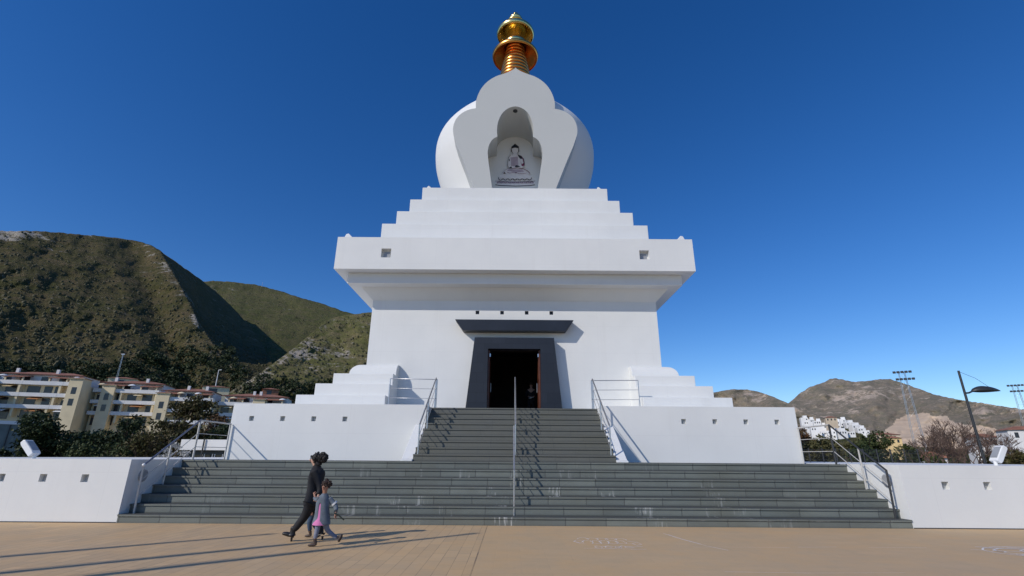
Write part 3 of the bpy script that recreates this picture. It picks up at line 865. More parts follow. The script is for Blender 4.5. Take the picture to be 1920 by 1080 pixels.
# a row of cloud-like loops with arrow ends, seen foreshortened before the stairs
S.append([(1.2, 11.4), (1.28, 11.6), (1.45, 11.55), (1.35, 11.3), (1.2, 11.4)])
S.append([(1.22, 11.45), (1.3, 11.2), (1.42, 11.1)])
for i in range(5): S.append(circ(1.45+.2*i, 11.75-.02*i, .12, .17, 10, 180, -20))
for i in range(5): S.append(circ(1.5+.17*i, 11.35, .10, .20, 12, 200, -60))
S.append([(1.62, 11.15), (1.8, 11.25), (2.0, 11.15), (2.2, 11.22), (2.5, 11.15)])
S.append([(2.35, 11.5), (2.52, 11.38), (2.55, 11.1), (2.42, 10.98), (2.38, 11.2), (2.5, 11.35)])
S.append([(1.3, 10.6), (1.5, 10.62), (1.7, 10.56), (1.95, 10.6), (2.2, 10.52), (2.5, 10.55)])
S.append([(1.55, 10.9), (1.7, 10.8), (1.85, 10.9), (2.0, 10.7), (2.1, 10.92), (2.25, 10.75), (2.5, 10.85)])
for i in range(4): S.append(circ(1.62+.2*i, 10.75, .07, .10, 8, 0, 330))
chalk('chalk_drawing', S, 'white chalk scribble of loops on the plaza in front of the stairs', .014)
S = [[(3.45, 12.7), (3.55, 12.0), (3.7, 11.4), (3.85, 10.9), (4.05, 10.5)], [(3.5, 12.5), (3.62, 11.8), (3.78, 11.2)]]
chalk('chalk_drawing', S, 'single faint curved chalk line on the plaza right of the loops', .014)
S = [[(3.5, 10.84), (4.6, 10.87), (5.4, 10.85)], [(5.6, 10.9), (6.4, 10.96)], [(3.2, 8.6), (4.5, 8.55), (6.0, 8.62)], [(7.0, 10.9), (8.2, 10.95)]]
chalk('chalk_drawing', S, 'faint straight chalk lines running across the right of the plaza', .008)
S = [circ(10.05, 10.55, .95, .62, 40), circ(10.1, 10.55, .80, .47, 34), circ(10.3, 10.6, .5, .25, 20), [(8.9, 10.75), (9.15, 10.72)], [(9.3, 10.95), (9.9, 10.85), (10.6, 10.75)],
     [(9.4, 10.6), (10.0, 10.55), (10.7, 10.5)], [(9.35, 10.3), (9.8, 10.35), (10.4, 10.2)], circ(9.35, 10.62, .07, .12, 10), circ(9.9, 10.3, .12, .1, 10), [(9.3, 11.1), (9.7, 10.98), (10.5, 10.95)], [(9.35, 10.2), (10.0, 10.1), (10.8, 10.0)]]
chalk('chalk_drawing', S, 'oval chalk emblem drawn with thick lines at the right edge of the plaza', .028)

# ------------------------------------------------------------------ hills
def interp(tab, x):
    return float(np.interp(x, [a for a, _ in tab], [b for _, b in tab]))
def fbm(p, o=5): return noise.fractal(p, 1.0, 2.0, o)
class Hill:
    def __init__(s, sil, ybase, r0, z0, slope, depth_fn=None, rough=.03, seed=0): s.sil, s.yb, s.r0, s.z0, s.sl, s.df, s.rg, s.seed = sil, ybase, r0, z0, slope, depth_fn, rough, seed
    def rho(s, px, py):
        x, y, z = ray(px, py); te = z/math.hypot(x, y)
        te = min(te, s.sl*.93)
        base_ = (s.sl*s.r0 - (s.z0-CAMH))/(s.sl-te)
        if s.df: base_ *= s.df(px, py)
        n_ = fbm(Vector((px/110+s.seed, py/70, s.seed)))*s.rg + fbm(Vector((px/30+s.seed, py/18, s.seed+5)))*s.rg*.30
        return base_*(1+n_)
    def point(s, px, py):
        x, y, z = ray(px, py); l_ = math.hypot(x, y); r = s.rho(px, py)
        return Vector((CAMX+x/l_*r, y/l_*r, CAMH+z/l_*r))
    def build(s, name, mat, xa, xb, nx, ny, rock=None, matfn=None, mats=None, rag=1.2):
        vs = []; rk = []; mi = []; fs = []
        cols = nx+1
        rows = []
        for j in range(-3, ny+1+4):
            for i in range(cols):
                px = xa+(xb-xa)*i/nx
                ys = interp(s.sil, px) + fbm(Vector((px/9, s.seed*3.3, 1)), 4)*rag
                if j < 0:
                    p = s.point(px, s.yb); t = (j+4)/4
                    d = Vector((p.x-CAMX, p.y, 0)); L_ = d.length; d /= L_
                    rr = L_*(.45+.55*t)
                    v = (CAMX+d.x*rr, d.y*rr, -3+(p.z+3)*t)
                    rk.append(0)
                elif j <= ny:
                    t = j/ny; py = s.yb+(ys-s.yb)*t
                    v = tuple(s.point(px, py)); rk.append(rock(px, py) if rock else 0)
                else:
                    p = s.point(px, ys); k = (j-ny)
                    d = Vector((p.x-CAMX, p.y, 0)); L_ = d.length; d /= L_
                    rr = L_*(1+.10*k+.03*k*k); zz_ = p.z*(1-.04*k*k) - 8*k
                    v = (CAMX+d.x*rr, d.y*rr, max(-30, zz_)); rk.append(0)
                vs.append(v)
            rows.append(j)
        nr = len(rows)
        for j in range(nr-1):
            for i in range(nx):
                fs.append((j*cols+i, j*cols+i+1, (j+1)*cols+i+1, (j+1)*cols+i))
                if matfn:
                    px = xa+(xb-xa)*(i+.5)/nx; ys = interp(s.sil, px); t = (rows[j]+.5)/ny; mi.append(matfn(px, s.yb+(ys-s.yb)*t))
                else: mi.append(0)
        me = bpy.data.meshes.new(name); me.from_pydata(vs, [], fs)
        for q_ in (mats or [mat]): me.materials.append(MATS[q_])
        me.polygons.foreach_set('material_index', mi); me.polygons.foreach_set('use_smooth', [True]*len(fs))
        a = me.attributes.new('rock', 'FLOAT', 'POINT'); a.data.foreach_set('value', rk)
        me.update()
        o = bpy.data.objects.new(name, me); C.objects.link(o)
        return tag(o, kind='structure')
CREST = [(285, 462), (300, 470), (330, 520), (345, 548), (360, 575), (372, 605), (400, 645), (450, 690), (500, 712)]
def crest_y(px): return interp(CREST, px)
SIL1 = [(-600, 560), (-350, 500), (-200, 455), (-60, 437), (0, 433), (70, 433), (120, 437), (180, 442), (230, 447), (270, 455), (290, 463), (320, 484), (350, 505), (380, 527), (410, 551), (440, 580), (470, 613), (490, 640), (500, 662), (515, 690), (540, 725), (600, 760)]
def df1(px, py):
    k = 1.0
    if px > 286:
        cy_ = crest_y(px); sy = interp(SIL1, px)
        if py < cy_ and cy_-sy > 4: k += 1.15*((cy_-py)/60)**1.0*.55
    # shallow gully left of the spur
    k += .05*math.exp(-((px-245-(py-450)*.35)/30)**2)
    return k
H1 = Hill(SIL1, 792, 330, 21, .60, df1, .03, 1.3)
def rock1(px, py):
    r_ = 0
    if px > 270: r_ = .30*math.exp(-((py-crest_y(px)-12)/18)**2)
    if py < interp(SIL1, px)+18: r_ = max(r_, .45*math.exp(-((px-30)/90)**2))
    r_ = max(r_, .34*math.exp(-((px-258)/22)**2-((py-472)/8)**2))
    r_ = max(r_, .5*math.exp(-((px-140)/45)**2-((py-632)/5)**2))
    if py > 700: r_ = max(r_, .12)
    return r_
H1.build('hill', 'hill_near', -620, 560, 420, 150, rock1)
SIL2 = [(100, 620), (300, 545), (380, 528), (400, 526), (440, 529), (480, 534), (530, 547), (560, 557), (600, 568), (640, 582), (700, 600), (800, 640), (1000, 700)]
H2_ = Hill(SIL2, 745, 760, 60, .50, None, .03, 4.1)
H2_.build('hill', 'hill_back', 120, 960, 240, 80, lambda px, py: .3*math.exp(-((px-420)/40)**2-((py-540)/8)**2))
SIL3 = [(360, 760), (430, 735), (470, 712), (520, 676), (560, 645), (600, 612), (620, 597), (650, 590), (690, 586), (740, 583), (850, 590), (960, 640), (1040, 730), (1120, 780), (1200, 798), (1350, 799)]
H3 = Hill(SIL3, 800, 300, 17, .55, None, .04, 8.7)
def rock3(px, py): return .24*math.exp(-((py-interp(SIL3, px)-8-(px-560)*.05)/16)**2) + (.16 if py > 640 else 0)
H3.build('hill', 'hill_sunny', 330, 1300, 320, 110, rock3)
SILR1 = [(1100, 790), (1200, 762), (1280, 745), (1342, 735), (1370, 730), (1400, 730), (1425, 735), (1450, 744), (1480, 757), (1520, 776), (1600, 800)]
Hill(SILR1, 850, 1500, 0, .42, None, .05, 2.2).build('hill', 'hill_far', 1110, 1620, 170, 60, lambda px, py: .30*math.exp(-((px-1410)/30)**2-((py-745)/8)**2), rag=.8)
SILR2 = [(1400, 815), (1450, 778), (1478, 757), (1500, 737), (1520, 725), (1545, 717), (1557, 710), (1566, 709), (1585, 713), (1605, 716), (1625, 714), (1650, 711), (1670, 711), (1690, 717), (1720, 728), (1750, 739), (1800, 750), (1850, 757), (1920, 768), (2050, 782), (2300, 805), (2500, 830)]
def quarry(px, py):
    e = fbm(Vector((px/22, py/10, 3)))*7
    top = interp([(1640, 835), (1655, 812), (1680, 788), (1700, 777), (1725, 775), (1750, 779), (1775, 781), (1790, 790), (1815, 797), (1850, 800), (1875, 806), (1900, 850)], px)
    return 1 if 1650 < px < 1890 and py > top+e*.7 else 0
def rockR(px, py):
    v = .30*math.exp(-((px-1570)/25)**2-((py-750)/9)**2)+.34*math.exp(-((px-1625)/30)**2-((py-742)/10)**2)
    v += .12*math.exp(-((px-1850)/90)**2-((py-770)/10)**2)
    v -= .35*math.exp(-((px-1700)/70)**2-((py-765)/9)**2)
    v -= .3*math.exp(-((px-1630)/45)**2-((py-790)/14)**2)
    return v
dfr = None
Hill(SILR2, 862, 1900, 0, .30, dfr, .055, 6.4).build('hill', 'hill_far', 1410, 2480, 420, 90, rockR, quarry, ['hill_far', 'quarry'], rag=1.4)
SILL = [(1380, 870), (1440, 838), (1480, 815), (1520, 800), (1560, 795), (1600, 800), (1640, 816), (1700, 836), (1800, 842), (1920, 842), (2200, 850)]
HLW = Hill(SILL, 868, 300, 0, .16, None, .03, 9.2)
HLW.build('hill', 'hill_low', 1400, 2150, 160, 24, rag=.8)

# scrub on the near hillsides, one uncountable cover
def scrub(name, hill, sil, n, xa, xb, ya, smin, smax, seed, crestlim=None, mat='scrub_leaf', dens=None):
    rs = random.Random(seed); vs = []; fs = []
    cnt = 0
    while cnt < n:
        px = rs.uniform(xa, xb); ys = interp(sil, px)+2
        if ys > ya: continue
        py = ys+(ya-ys)*rs.random()**1.0
        if dens and rs.random() > dens(px, py): continue
        p = hill.point(px, py); r = smin+(smax-smin)*rs.random()**2.2
        o = len(vs); m_ = 5
        ring = [(p.x+r*math.cos(2*PI*j/m_+r)*rs.uniform(.7, 1.2), p.y+r*math.sin(2*PI*j/m_+r)*rs.uniform(.7, 1.2), p.z+r*rs.uniform(.0, .5)) for j in range(m_)]
        ring2 = [(p.x+.6*r*math.cos(2*PI*(j+.5)/m_+r), p.y+.6*r*math.sin(2*PI*(j+.5)/m_+r), p.z+r*rs.uniform(.7, 1.15)) for j in range(m_)]
        base_ = [(a, b, p.z-r*.6) for a, b, _ in ring]
        vs += base_+ring+ring2+[(p.x, p.y, p.z+r*1.25)]
        for j in range(m_):
            k = (j+1) % m_
            fs += [(o+j, o+k, o+m_+k, o+m_+j), (o+m_+j, o+m_+k, o+2*m_+j), (o+m_+k, o+2*m_+k, o+2*m_+j), (o+2*m_+j, o+2*m_+k, o+3*m_)]
        cnt += 1
    me = bpy.data.meshes.new(name); me.from_pydata(vs, [], fs); me.materials.append(MATS[mat]); me.update()
    o = bpy.data.objects.new(name, me); C.objects.link(o)
    return o
tag(scrub('hillside_scrub', H1, SIL1, 6500, -250, 500, 740, .3, 1.35, 3), 'low dark green scrub dotted over the big left hillside', 'scrub', kind='stuff')
tag(scrub('hillside_scrub', H3, SIL3, 1500, 440, 760, 770, .3, 1.5, 4), 'scattered scrub on the sunny slope beside the stupa', 'scrub', kind='stuff')
tag(scrub('hillside_scrub', H2_, SIL2, 1100, 380, 700, 700, .6, 2.2, 5), 'scrub on the farther ridge between the two near slopes', 'scrub', kind='stuff')

# ------------------------------------------------------------------ trees
def leaf_cloud(blobs, n, size, seed, flat=.0):
    """blobs: (cx,cy,cz,rx,ry,rz). returns MB of leaf quads clustered in clumps"""
    rs = np.random.default_rng(seed)
    vol = np.array([b[3]*b[4]*b[5] for b in blobs]); vol = vol/vol.sum()
    vs = []; fs = []
    for b, w in zip(blobs, vol):
        k = max(6, int(n*w)); nc = max(4, k//26)
        d = rs.normal(size=(nc, 3)); d /= np.linalg.norm(d, axis=1)[:, None]
        rad = rs.uniform(.45, 1.06, (nc, 1))**.6
        cc = d*rad*np.array(b[3:6]) + np.array(b[:3])
        idx = rs.integers(0, nc, k)
        cr = (b[3]+b[4]+b[5])/3*.24
        p = cc[idx] + rs.normal(size=(k, 3))*cr*np.array([1, 1, .7])
        a = rs.normal(size=(k, 3)); a /= np.linalg.norm(a, axis=1)[:, None]
        c_ = np.cross(a, rs.normal(size=(k, 3))); c_ /= np.linalg.norm(c_, axis=1)[:, None]
        s_ = size*rs.uniform(.6, 1.4, (k, 1))
        A = p-a*s_; B_ = p+c_*s_*.5; D_ = p-c_*s_*.5; E_ = p+a*s_
        q_ = np.stack([A, B_, E_, D_], 1).reshape(-1, 3)
        o = len(vs); vs += q_.tolist(); fs += [(o+4*i, o+4*i+1, o+4*i+2, o+4*i+3) for i in range(k)]
    m_ = MB(); m_.v = [tuple(v) for v in vs]; m_.f = fs; m_.mi = [0]*len(fs); m_.sm = [False]*len(fs)
    return m_
def tree(name, label, cat, x, y, z, th, blobs, n, size, leaf, seed, group=None, tr=.16):
    t = thing(name, label, cat, group, (x, y, z))
    rs = random.Random(seed); q = MB()
    q.tube([(0, 0, -.3), (rs.uniform(-.1, .1), 0, th*.5), (rs.uniform(-.2, .2), 0, th)], [tr, tr*.8, tr*.55], 8)
    for b in blobs:
        e = Vector(b[:3]); s_ = Vector((0, 0, th*rs.uniform(.45, .9)))
        q.tube([s_, s_.lerp(e, .5)+Vector((0, 0, .15)), e], [tr*.5, tr*.3, tr*.12], 6)
        for k in range(3):
            e2 = e+Vector((rs.uniform(-1, 1)*b[3]*.7, rs.uniform(-1, 1)*b[4]*.7, rs.uniform(-.3, .8)*b[5]*.7))
            q.tube([s_.lerp(e, .6), e2], [tr*.22, tr*.06], 5)
    q.build('trunk', 'bark', t)
    leaf_cloud(blobs, n, size, seed).build('crown', leaf, t)
    return t
def rb(seed, W, Dp_, z0, z1, k, r):
    rs = random.Random(seed)
    out = []
    for i in range(k):
        u = rs.uniform(-1, 1); v = rs.uniform(0, 1)
        zz_ = z0+(z1-z0)*v*(1-.45*u*u)
        rr = r*rs.uniform(.7, 1.2)
        out.append((u*W, rs.uniform(-1, 1)*Dp_, zz_, rr, rr, rr*.8))
    return out
# left side
def PX(px, D): return at(px, 850, D).x
tree('evergreen_tree', 'broad dark evergreen tree behind the left platform wall beside the floodlight', 'tree', PX(128, 42), 42, -.5, 2.6, rb(1, 2.3, 2, 1.6, 4.8, 11, 1.0), 9000, .14, 'leaf_dark', 11)
tree('evergreen_tree', 'low dark bush at the far left edge behind the platform wall', 'tree', PX(15, 40), 40, -.5, 1.6, rb(2, 2.8, 1.5, .3, 2.0, 8, .8), 5500, .13, 'leaf_dark', 12)
tree('broadleaf_tree', 'loose brownish green tree in front of the apartment blocks, nearest the handrail', 'tree', PX(312, 45), 45, -.5, 3.4, rb(3, 2.9, 1.8, 2.0, 7.0, 13, 1.05), 6500, .15, 'leaf_brown', 13)
tree('broadleaf_tree', 'slender dark tree with thin crown left of the brownish tree', 'tree', PX(225, 48), 48, -.5, 3.0, rb(4, 1.3, 1.2, 2.2, 6.2, 7, .85), 2600, .14, 'leaf_dark', 14)
tree('broadleaf_tree', 'sparse rusty tree behind the left handrail', 'tree', PX(372, 50), 50, -.5, 3.2, rb(5, 1.4, 1.4, 2.0, 6.4, 7, .8), 1900, .14, 'leaf_rust', 15)
tree('bush', 'grey green bush low behind the left platform wall between two trees', 'bush', PX(205, 38), 38, -.3, 1.2, rb(6, 2.2, 1.2, .8, 2.7, 7, .8), 3400, .11, 'leaf_green', 16)
tree('bush', 'dark rounded bush behind the lower end of the left handrail', 'bush', PX(268, 36), 36, -.3, 1.2, rb(7, 2.0, 1.2, .8, 3.0, 7, .8), 3600, .11, 'leaf_brown', 17)
tree('bush', 'pale grey flowering bush seen through the left handrail', 'bush', PX(338, 27), 27, 0, .9, rb(8, .75, .5, 1.2, 2.15, 7, .34), 1500, .06, 'leaf_grey', 18, tr=.06)
tree('bush', 'low dark hedge bush seen through the horizontal rails beside the podium', 'bush', PX(400, 46), 46, 0, 1.5, rb(9, 2.0, 1, 2.3, 4.3, 6, .9), 2600, .13, 'leaf_dark', 19)
for i, (px, D, tp, sd) in enumerate(((20, 88, 5.6, 51), (95, 92, 6.2, 52), (175, 92, 6.8, 53), (245, 96, 7.2, 54), (320, 98, 7.0, 55), (405, 100, 7.6, 56))):
    tree('roadside_tree', 'small olive green tree at the foot of the apartment blocks, %s' % ('at the left edge', 'behind the left floodlight', 'right of the broad evergreen', 'behind the slender dark tree', 'behind the brownish tree', 'next to the podium')[i], 'tree', PX(px, D), D, -.5, 3.2, rb(sd, 3.6, 1.6, 2.4, tp-1.1, 9, 1.35), 2600, .24, ('leaf_green', 'leaf_olive', 'leaf_dark')[i % 3], sd, 'roadside trees below the apartments')
# right side
tree('evergreen_tree', 'dark green bush behind the right handrail', 'bush', PX(1648, 44), 44, -.5, 1.8, rb(21, 1.8, 1.2, 1.2, 3.2, 8, .85), 4200, .12, 'leaf_dark', 21)
tree('evergreen_tree', 'mid green bush right of the dark bush behind the platform wall', 'bush', PX(1712, 46), 46, -.5, 1.7, rb(22, 1.7, 1.2, 1.0, 2.9, 8, .8), 3800, .12, 'leaf_green', 22)
tree('evergreen_tree', 'taller green tree between the village and the dark bush', 'tree', PX(1625, 60), 60, -.5, 2.6, rb(23, 1.5, 1.2, 2.5, 5.3, 7, .95), 3000, .14, 'leaf_green', 23)
tree('evergreen_tree', 'dark hedge at the far right edge behind the floodlight', 'hedge', PX(1895, 42), 42, -.5, 1.8, rb(24, 2.4, 1, .6, 2.4, 8, .8), 3600, .12, 'leaf_brown', 24)
tree('bush', 'olive bush seen through the right railing beside the podium', 'bush', PX(1535, 40), 40, -.3, 1.2, rb(25, 1.4, .8, 1.2, 3.0, 6, .75), 2600, .12, 'leaf_olive', 25)
tree('bush', 'reddish brown tree by the podium corner below the white village', 'tree', PX(1512, 75), 75, -.5, 3, rb(26, .9, .9, 4, 7.6, 5, .8), 1400, .16, 'leaf_rust', 26)
tree('bush', 'olive shrub belt below the white village', 'bush', PX(1585, 85), 85, -.5, 2.5, rb(27, 4.5, 1.5, 2.5, 5.2, 9, 1.4), 4200, .2, 'leaf_olive', 27)

def bare_tree(label, x, y, z, h_, seed, spread=.55, twigs=True):
    t = thing('bare_tree', label, 'tree', 'leafless trees behind the right platform wall', (x, y, z))
    rs = random.Random(seed); tr = MB(); cr = MB()
    def grow(p, d, L_, r, lev):
        pts = [p]; q_ = p.copy(); dd = d.copy()
        for _ in range(3):
            dd = (dd+Vector((rs.uniform(-.16, .16), rs.uniform(-.16, .16), rs.uniform(-.02, .14)))).normalized(); q_ = q_+dd*L_/3; pts.append(q_.copy())
        (tr if lev < 2 else cr).tube(pts, [r, r*.85, r*.7, r*.55], 6 if lev < 2 else 4, caps=False)
        if lev >= 6: return
        for k in range(rs.choice((2, 3, 3)) if lev else 5):
            a = rs.uniform(0, 2*PI); side = Vector((math.cos(a), math.sin(a), 0))
            nd = (dd+side*rs.uniform(.35, .35+spread)).normalized()
            b = pts[rs.choice((2, 3, 3))]
            grow(b.copy(), nd, L_*rs.uniform(.6, .85), max(.014, r*.58), lev+1)
    grow(Vector((0, 0, -.3)), Vector((rs.uniform(-.1, .1), 0, 1)), h_*.27, .12, 0)
    tr.build('trunk', 'bark', t); cr.build('crown', 'bare_branch', t)
for i, (px, D, h_, sd, w) in enumerate(((1752, 40, 5.4, 31, 'nearest the green bush'), (1790, 44, 6.0, 32, 'in the middle, in front of the quarry'), (1828, 40, 5.0, 33, 'just left of the street lamp pole'), (1868, 46, 5.6, 34, 'between the street lamp and the right edge'), (1905, 44, 5.0, 35, 'at the right edge of the view'), (1772, 56, 6.6, 36, 'taller and farther back, before the pale quarry'))):
    bare_tree('brown leafless tree %s' % w, PX(px, D), D, -.3, h_, sd)

# woodland at the foot of the near hills: reads as one mass
rs = random.Random(77); W_ = MB(); wv = []; wf = []
blobs = []
while len(blobs) < 330:
    px = rs.uniform(-80, 690); lo = 700 if px < 430 else 742-(px-430)*.02
    py = rs.uniform(interp([(-80, 700), (60, 695), (200, 690), (330, 655), (420, 660), (480, 720), (690, 728)], px), interp([(-80, 735), (300, 745), (500, 760), (700, 770)], px))
    hl = H1 if px < 455 else H3
    if py < interp(hl.sil, px)+6: continue
    if px > 455 and rs.random() < .45: continue
    if px < 300 and rs.random() < .35: continue
    p = hl.point(px, py); r = rs.uniform(2.0, 4.6)
    blobs.append((p.x, p.y, p.z+r*.7, r, r, r*1.05))
leaf_cloud(blobs, 42000, .7, 5).build('woodland', 'leaf_dark')
tag(bpy.data.objects['woodland'], 'dark round trees massed along the foot of the left hills', 'woodland', kind='stuff')

# ------------------------------------------------------------------ apartment blocks on the left
def frame_obj(name, label, cat, p0, p1, group=None):
    d = Vector((p1[0]-p0[0], p1[1]-p0[1], 0)); L_ = d.length
    t = thing(name, label, cat, group, (p0[0], p0[1], p0[2])); t.rotation_euler = (0, 0, math.atan2(d.y, d.x))
    return t, L_
def hip(q, x0, x1, y0, y1, z, h_, ov=.5, mi=0):
    x0 -= ov; x1 += ov; y0 -= ov; y1 += ov; m_ = (y1-y0)/2
    ins = min(m_, (x1-x0)/2-.01)
    q.add([(x0, y0, z), (x1, y0, z), (x1, y1, z), (x0, y1, z), (x0+ins, y0+m_, z+h_), (x1-ins, y0+m_, z+h_)],
          [(0, 1, 5, 4), (1, 2, 5), (2, 3, 4, 5), (3, 0, 4), (3, 2, 1, 0)], mi)
def apartment(label, p0, p1, seed, tower_at=.35, wallm='cream_wall'):
    t, L_ = frame_obj('apartment_block', label, 'apartment block', p0, p1, 'terraced apartment blocks below the hill')
    rs = random.Random(seed)
    FH = 2.75; base_z = -18; tops = [0, -FH, -2*FH]           # local z=0 is the top balcony slab line
    dep = 12
    B(0, L_, 1.6, dep, base_z, 0).build('wall', wallm, t)
    # set-back attic storey with low tiled roof
    at0, at1 = L_*.03, L_*.90
    B(at0, at1, 3.4, dep-.6, .002, 2.5).build('attic_wall', 'white_wall', t)
    q = MB(); hip(q, at0, at1, 3.2, dep, 2.55, 1.1, .55); r_ = q.build('roof', 'terracotta', t)
    B(at0-.6, at1+.6, 2.55, 2.68, 2.36, 2.55).build('eaves', 'terracotta_edge', r_)
    for k in range(2 if L_ > 12 else 1):
        cx = at0+(at1-at0)*rs.uniform(.1, .9)
        B(cx-.3, cx+.3, 5, 5.6, 2.7, 4.1).build('chimney', 'white_wall', r_)
    k = at0+.8
    while k < at1-2.4:
        w = rs.uniform(1.2, 2.2); B(k, k+w, 3.36, 3.398, .3, 2.0).build('window', 'window_dark', t); k += w+rs.uniform(1.5, 2.6)
    # balconies: slab with parapet, dark recess, side pier
    for f in range(3):
        zt = -f*FH
        x = 0.0
        if f == 0:
            q = MB()
        segs = []
        while x < L_-2:
            w = min(rs.uniform(6.5, 9.5), L_-x); segs.append((x, x+w)); x += w+.0
        for (a, b) in segs:
            B(a+.02, b-.02, 0, 1.6, zt-.25, zt+.62).build('balcony', 'white_wall', t)
            # openings under this slab
            m_ = a+.5
            while m_ < b-1.5:
                w = rs.uniform(1.5, 2.6)
                B(m_, min(b-.3, m_+w), 1.54, 1.598, zt-FH+.1, zt-.45).build('window', 'window_dark', t)
                m_ += w+rs.uniform(.4, 1.6)
            px_ = b-.45
            B(px_-.22, px_+.22, .12, 1.59, zt-FH+.63, zt-.252).build('pier', wallm, t)
            if rs.random() < .75:
                ax_ = rs.uniform(a+1, b-2.8)
                MB().prism_x([(1.5, zt-.27), (-.45, zt-.85), (-.45, zt-.92), (1.5, zt-.34)], ax_, ax_+rs.uniform(1.6, 2.8)).build('awning', rs.choice(('cream_wall', 'ochre_wall', 'awning_orange', 'village_white')), t)
            if f == 0 and rs.random() < .7:
                cx = rs.uniform(a+1, b-1.5)
                MB().lathe([(0, .9), (.55, .75), (1.0, .45), (1.02, .4), (0, .62)], (cx, .9, .62+.55), 10).build('sunshade', 'white_wall' if rs.random() < .5 else 'cream_wall', t)
                MB().tube([(cx, .9, 0), (cx, .9, 2.0)], .03, 5).build('sunshade_pole', 'white_wall', t)
    # tiled skirt roofs over parts of the top terrace
    for k_ in range(2):
        a = L_*(.12+.45*k_)+rs.uniform(0, 1.5); w = rs.uniform(3.2, 5.0)
        sk = MB().prism_x([(3.38, 2.15), (-.1, 1.50), (-.1, 1.36), (3.38, 2.0)], a, a+w).build('skirt_roof', 'terracotta', t)
        B(a+.1, a+.4, .15, .45, .622, 1.40).build('pier', wallm, sk); B(a+w-.4, a+w-.1, .15, .45, .622, 1.40).build('pier', wallm, sk)
    # protruding stair tower with its own hipped roof
    tx = L_*tower_at
    B(tx-1.4, tx+1.4, -.5, 3.3, base_z, 1.5).build('stair_tower', wallm, t)
    q = MB(); hip(q, tx-1.4, tx+1.4, -.5, 3.3, 1.52, .55, .35); r2 = q.build('roof', 'terracotta', t)
    B(tx-1.7, tx+1.7, -.8, -.66, 1.38, 1.52).build('eaves', 'cream_wall', r2)
    B(tx-.5, tx+.5, -.53, -.502, -2.2, -.6).build('window', 'window_dark', t)
    B(tx-.5, tx+.5, -.53, -.502, -4.9, -3.3).build('window', 'window_dark', t)
    return t
L0 = Vector((-149, 108, 18.6)); L1 = Vector((-68, 130, 14.3))
def lp(t_, off=0, dz=0):
    p = L0.lerp(L1, t_); d = (L1-L0).normalized(); n_ = Vector((d.y, -d.x, 0)); p = p+n_*off; return (p.x, p.y, p.z+dz)
apartment('ochre and white apartment block with stacked balconies at the far left edge', lp(-.02, 3, 1.2), lp(.165, 3, .8), 41, .30, 'ochre_wall')
apartment('apartment block with a wide cream stair tower, second from the left edge', lp(.17, 5, .2), lp(.325, 5, -.2), 45, .80)
apartment('apartment block with long white balcony bands and red tile eaves above the dark evergreen', lp(.33, 0, .3), lp(.56, 0, -.4), 42, .93)
apartment('apartment block with terracotta roofs and cream tower behind the brownish tree', lp(.565, -4, .5), lp(.75, -4, .0), 43, .22)
apartment('apartment block with low red roofs right of the rusty tree', lp(.755, 1, -.7), lp(.905, 1, -1.2), 46, .12)
apartment('smallest apartment block at the right end of the row next to the podium', lp(.91, -2, -.5), lp(1.12, -2, -1.3), 44, .55)
def roof_house(px, py, D, w, h_, label, wallm='cream_wall', grp='small roof houses rising above the apartment blocks'):
    p = at(px, py, D); t = thing('roof_house', label, 'house', grp, (p.x, p.y, p.z-h_)); t.rotation_euler = (0, 0, .5)
    B(-w/2, w/2, -w/2, w/2, -3, h_-.7).build('wall', wallm, t)
    q = MB(); hip(q, -w/2, w/2, -w/2, w/2, h_-.7, .8, .45); q.build('roof', 'terracotta', t)
    B(-w*.25, w*.05, -w/2-.03, -w/2-.002, .0, h_-1.2).build('window', 'window_dark', t)
roof_house(236, 708, 150, 7.0, 3.6, 'small square house with hipped terracotta roof above the apartments on the left')
roof_house(407, 724, 160, 7.4, 3.4, 'small square house with hipped terracotta roof near the pale street pole')
roof_house(508, 728, 200, 5.6, 4.0, 'brick-coloured hut with tiled roof half hidden in trees above the podium', 'terracotta')

# court screen, kiosk
p0 = at(-60, 786, 52); p1 = at(74, 792, 56)
t, L_ = frame_obj('court_screen', 'long grey green mesh screen with white coping at the left edge', 'screen', (p0.x, p0.y, 0), (p1.x, p1.y, 0))
B(0, L_, 0, .15, -1, p0.z-.35).build('mesh_panel', 'screen_mesh', t)
B(-.1, L_+.1, -.1, .25, p0.z-.348, p0.z).build('coping', 'village_white', t)
for k in range(6): B(L_*k/5-.05, L_*k/5+.05, -.08, -.01, -1, p0.z-.36).build('post', 'dark_metal', t)
p0 = at(352, 824, 36); p1 = at(432, 826, 36)
t, L_ = frame_obj('kiosk', 'low kiosk with pale flat roof and dark glass front below the left railing', 'kiosk', (p0.x, p0.y, 0), (p1.x, p1.y, 0))
B(0, L_, .3, 3.5, -.5, p0.z-.7).build('wall', 'dark_metal', t)
B(-.3, L_+.3, -.2, 3.8, p0.z-.698, p0.z).build('roof', 'white_wall', t)
for k in range(3):
    a = L_*(.18+.24*k); w_ = B(a, a+.5, .26, .298, .2, p0.z-1.0).build('window', 'dark_glass', t)
    MB().box(a-.05, a, .24, .297, .15, p0.z-.95).box(a+.5, a+.55, .24, .297, .15, p0.z-.95).build('window_frame', 'white_wall', w_)
MB().tube([(L_*.45, -.3, 0), (L_*.45, -.3, p0.z+.05)], .05, 8).build('post', 'dark_metal', t)

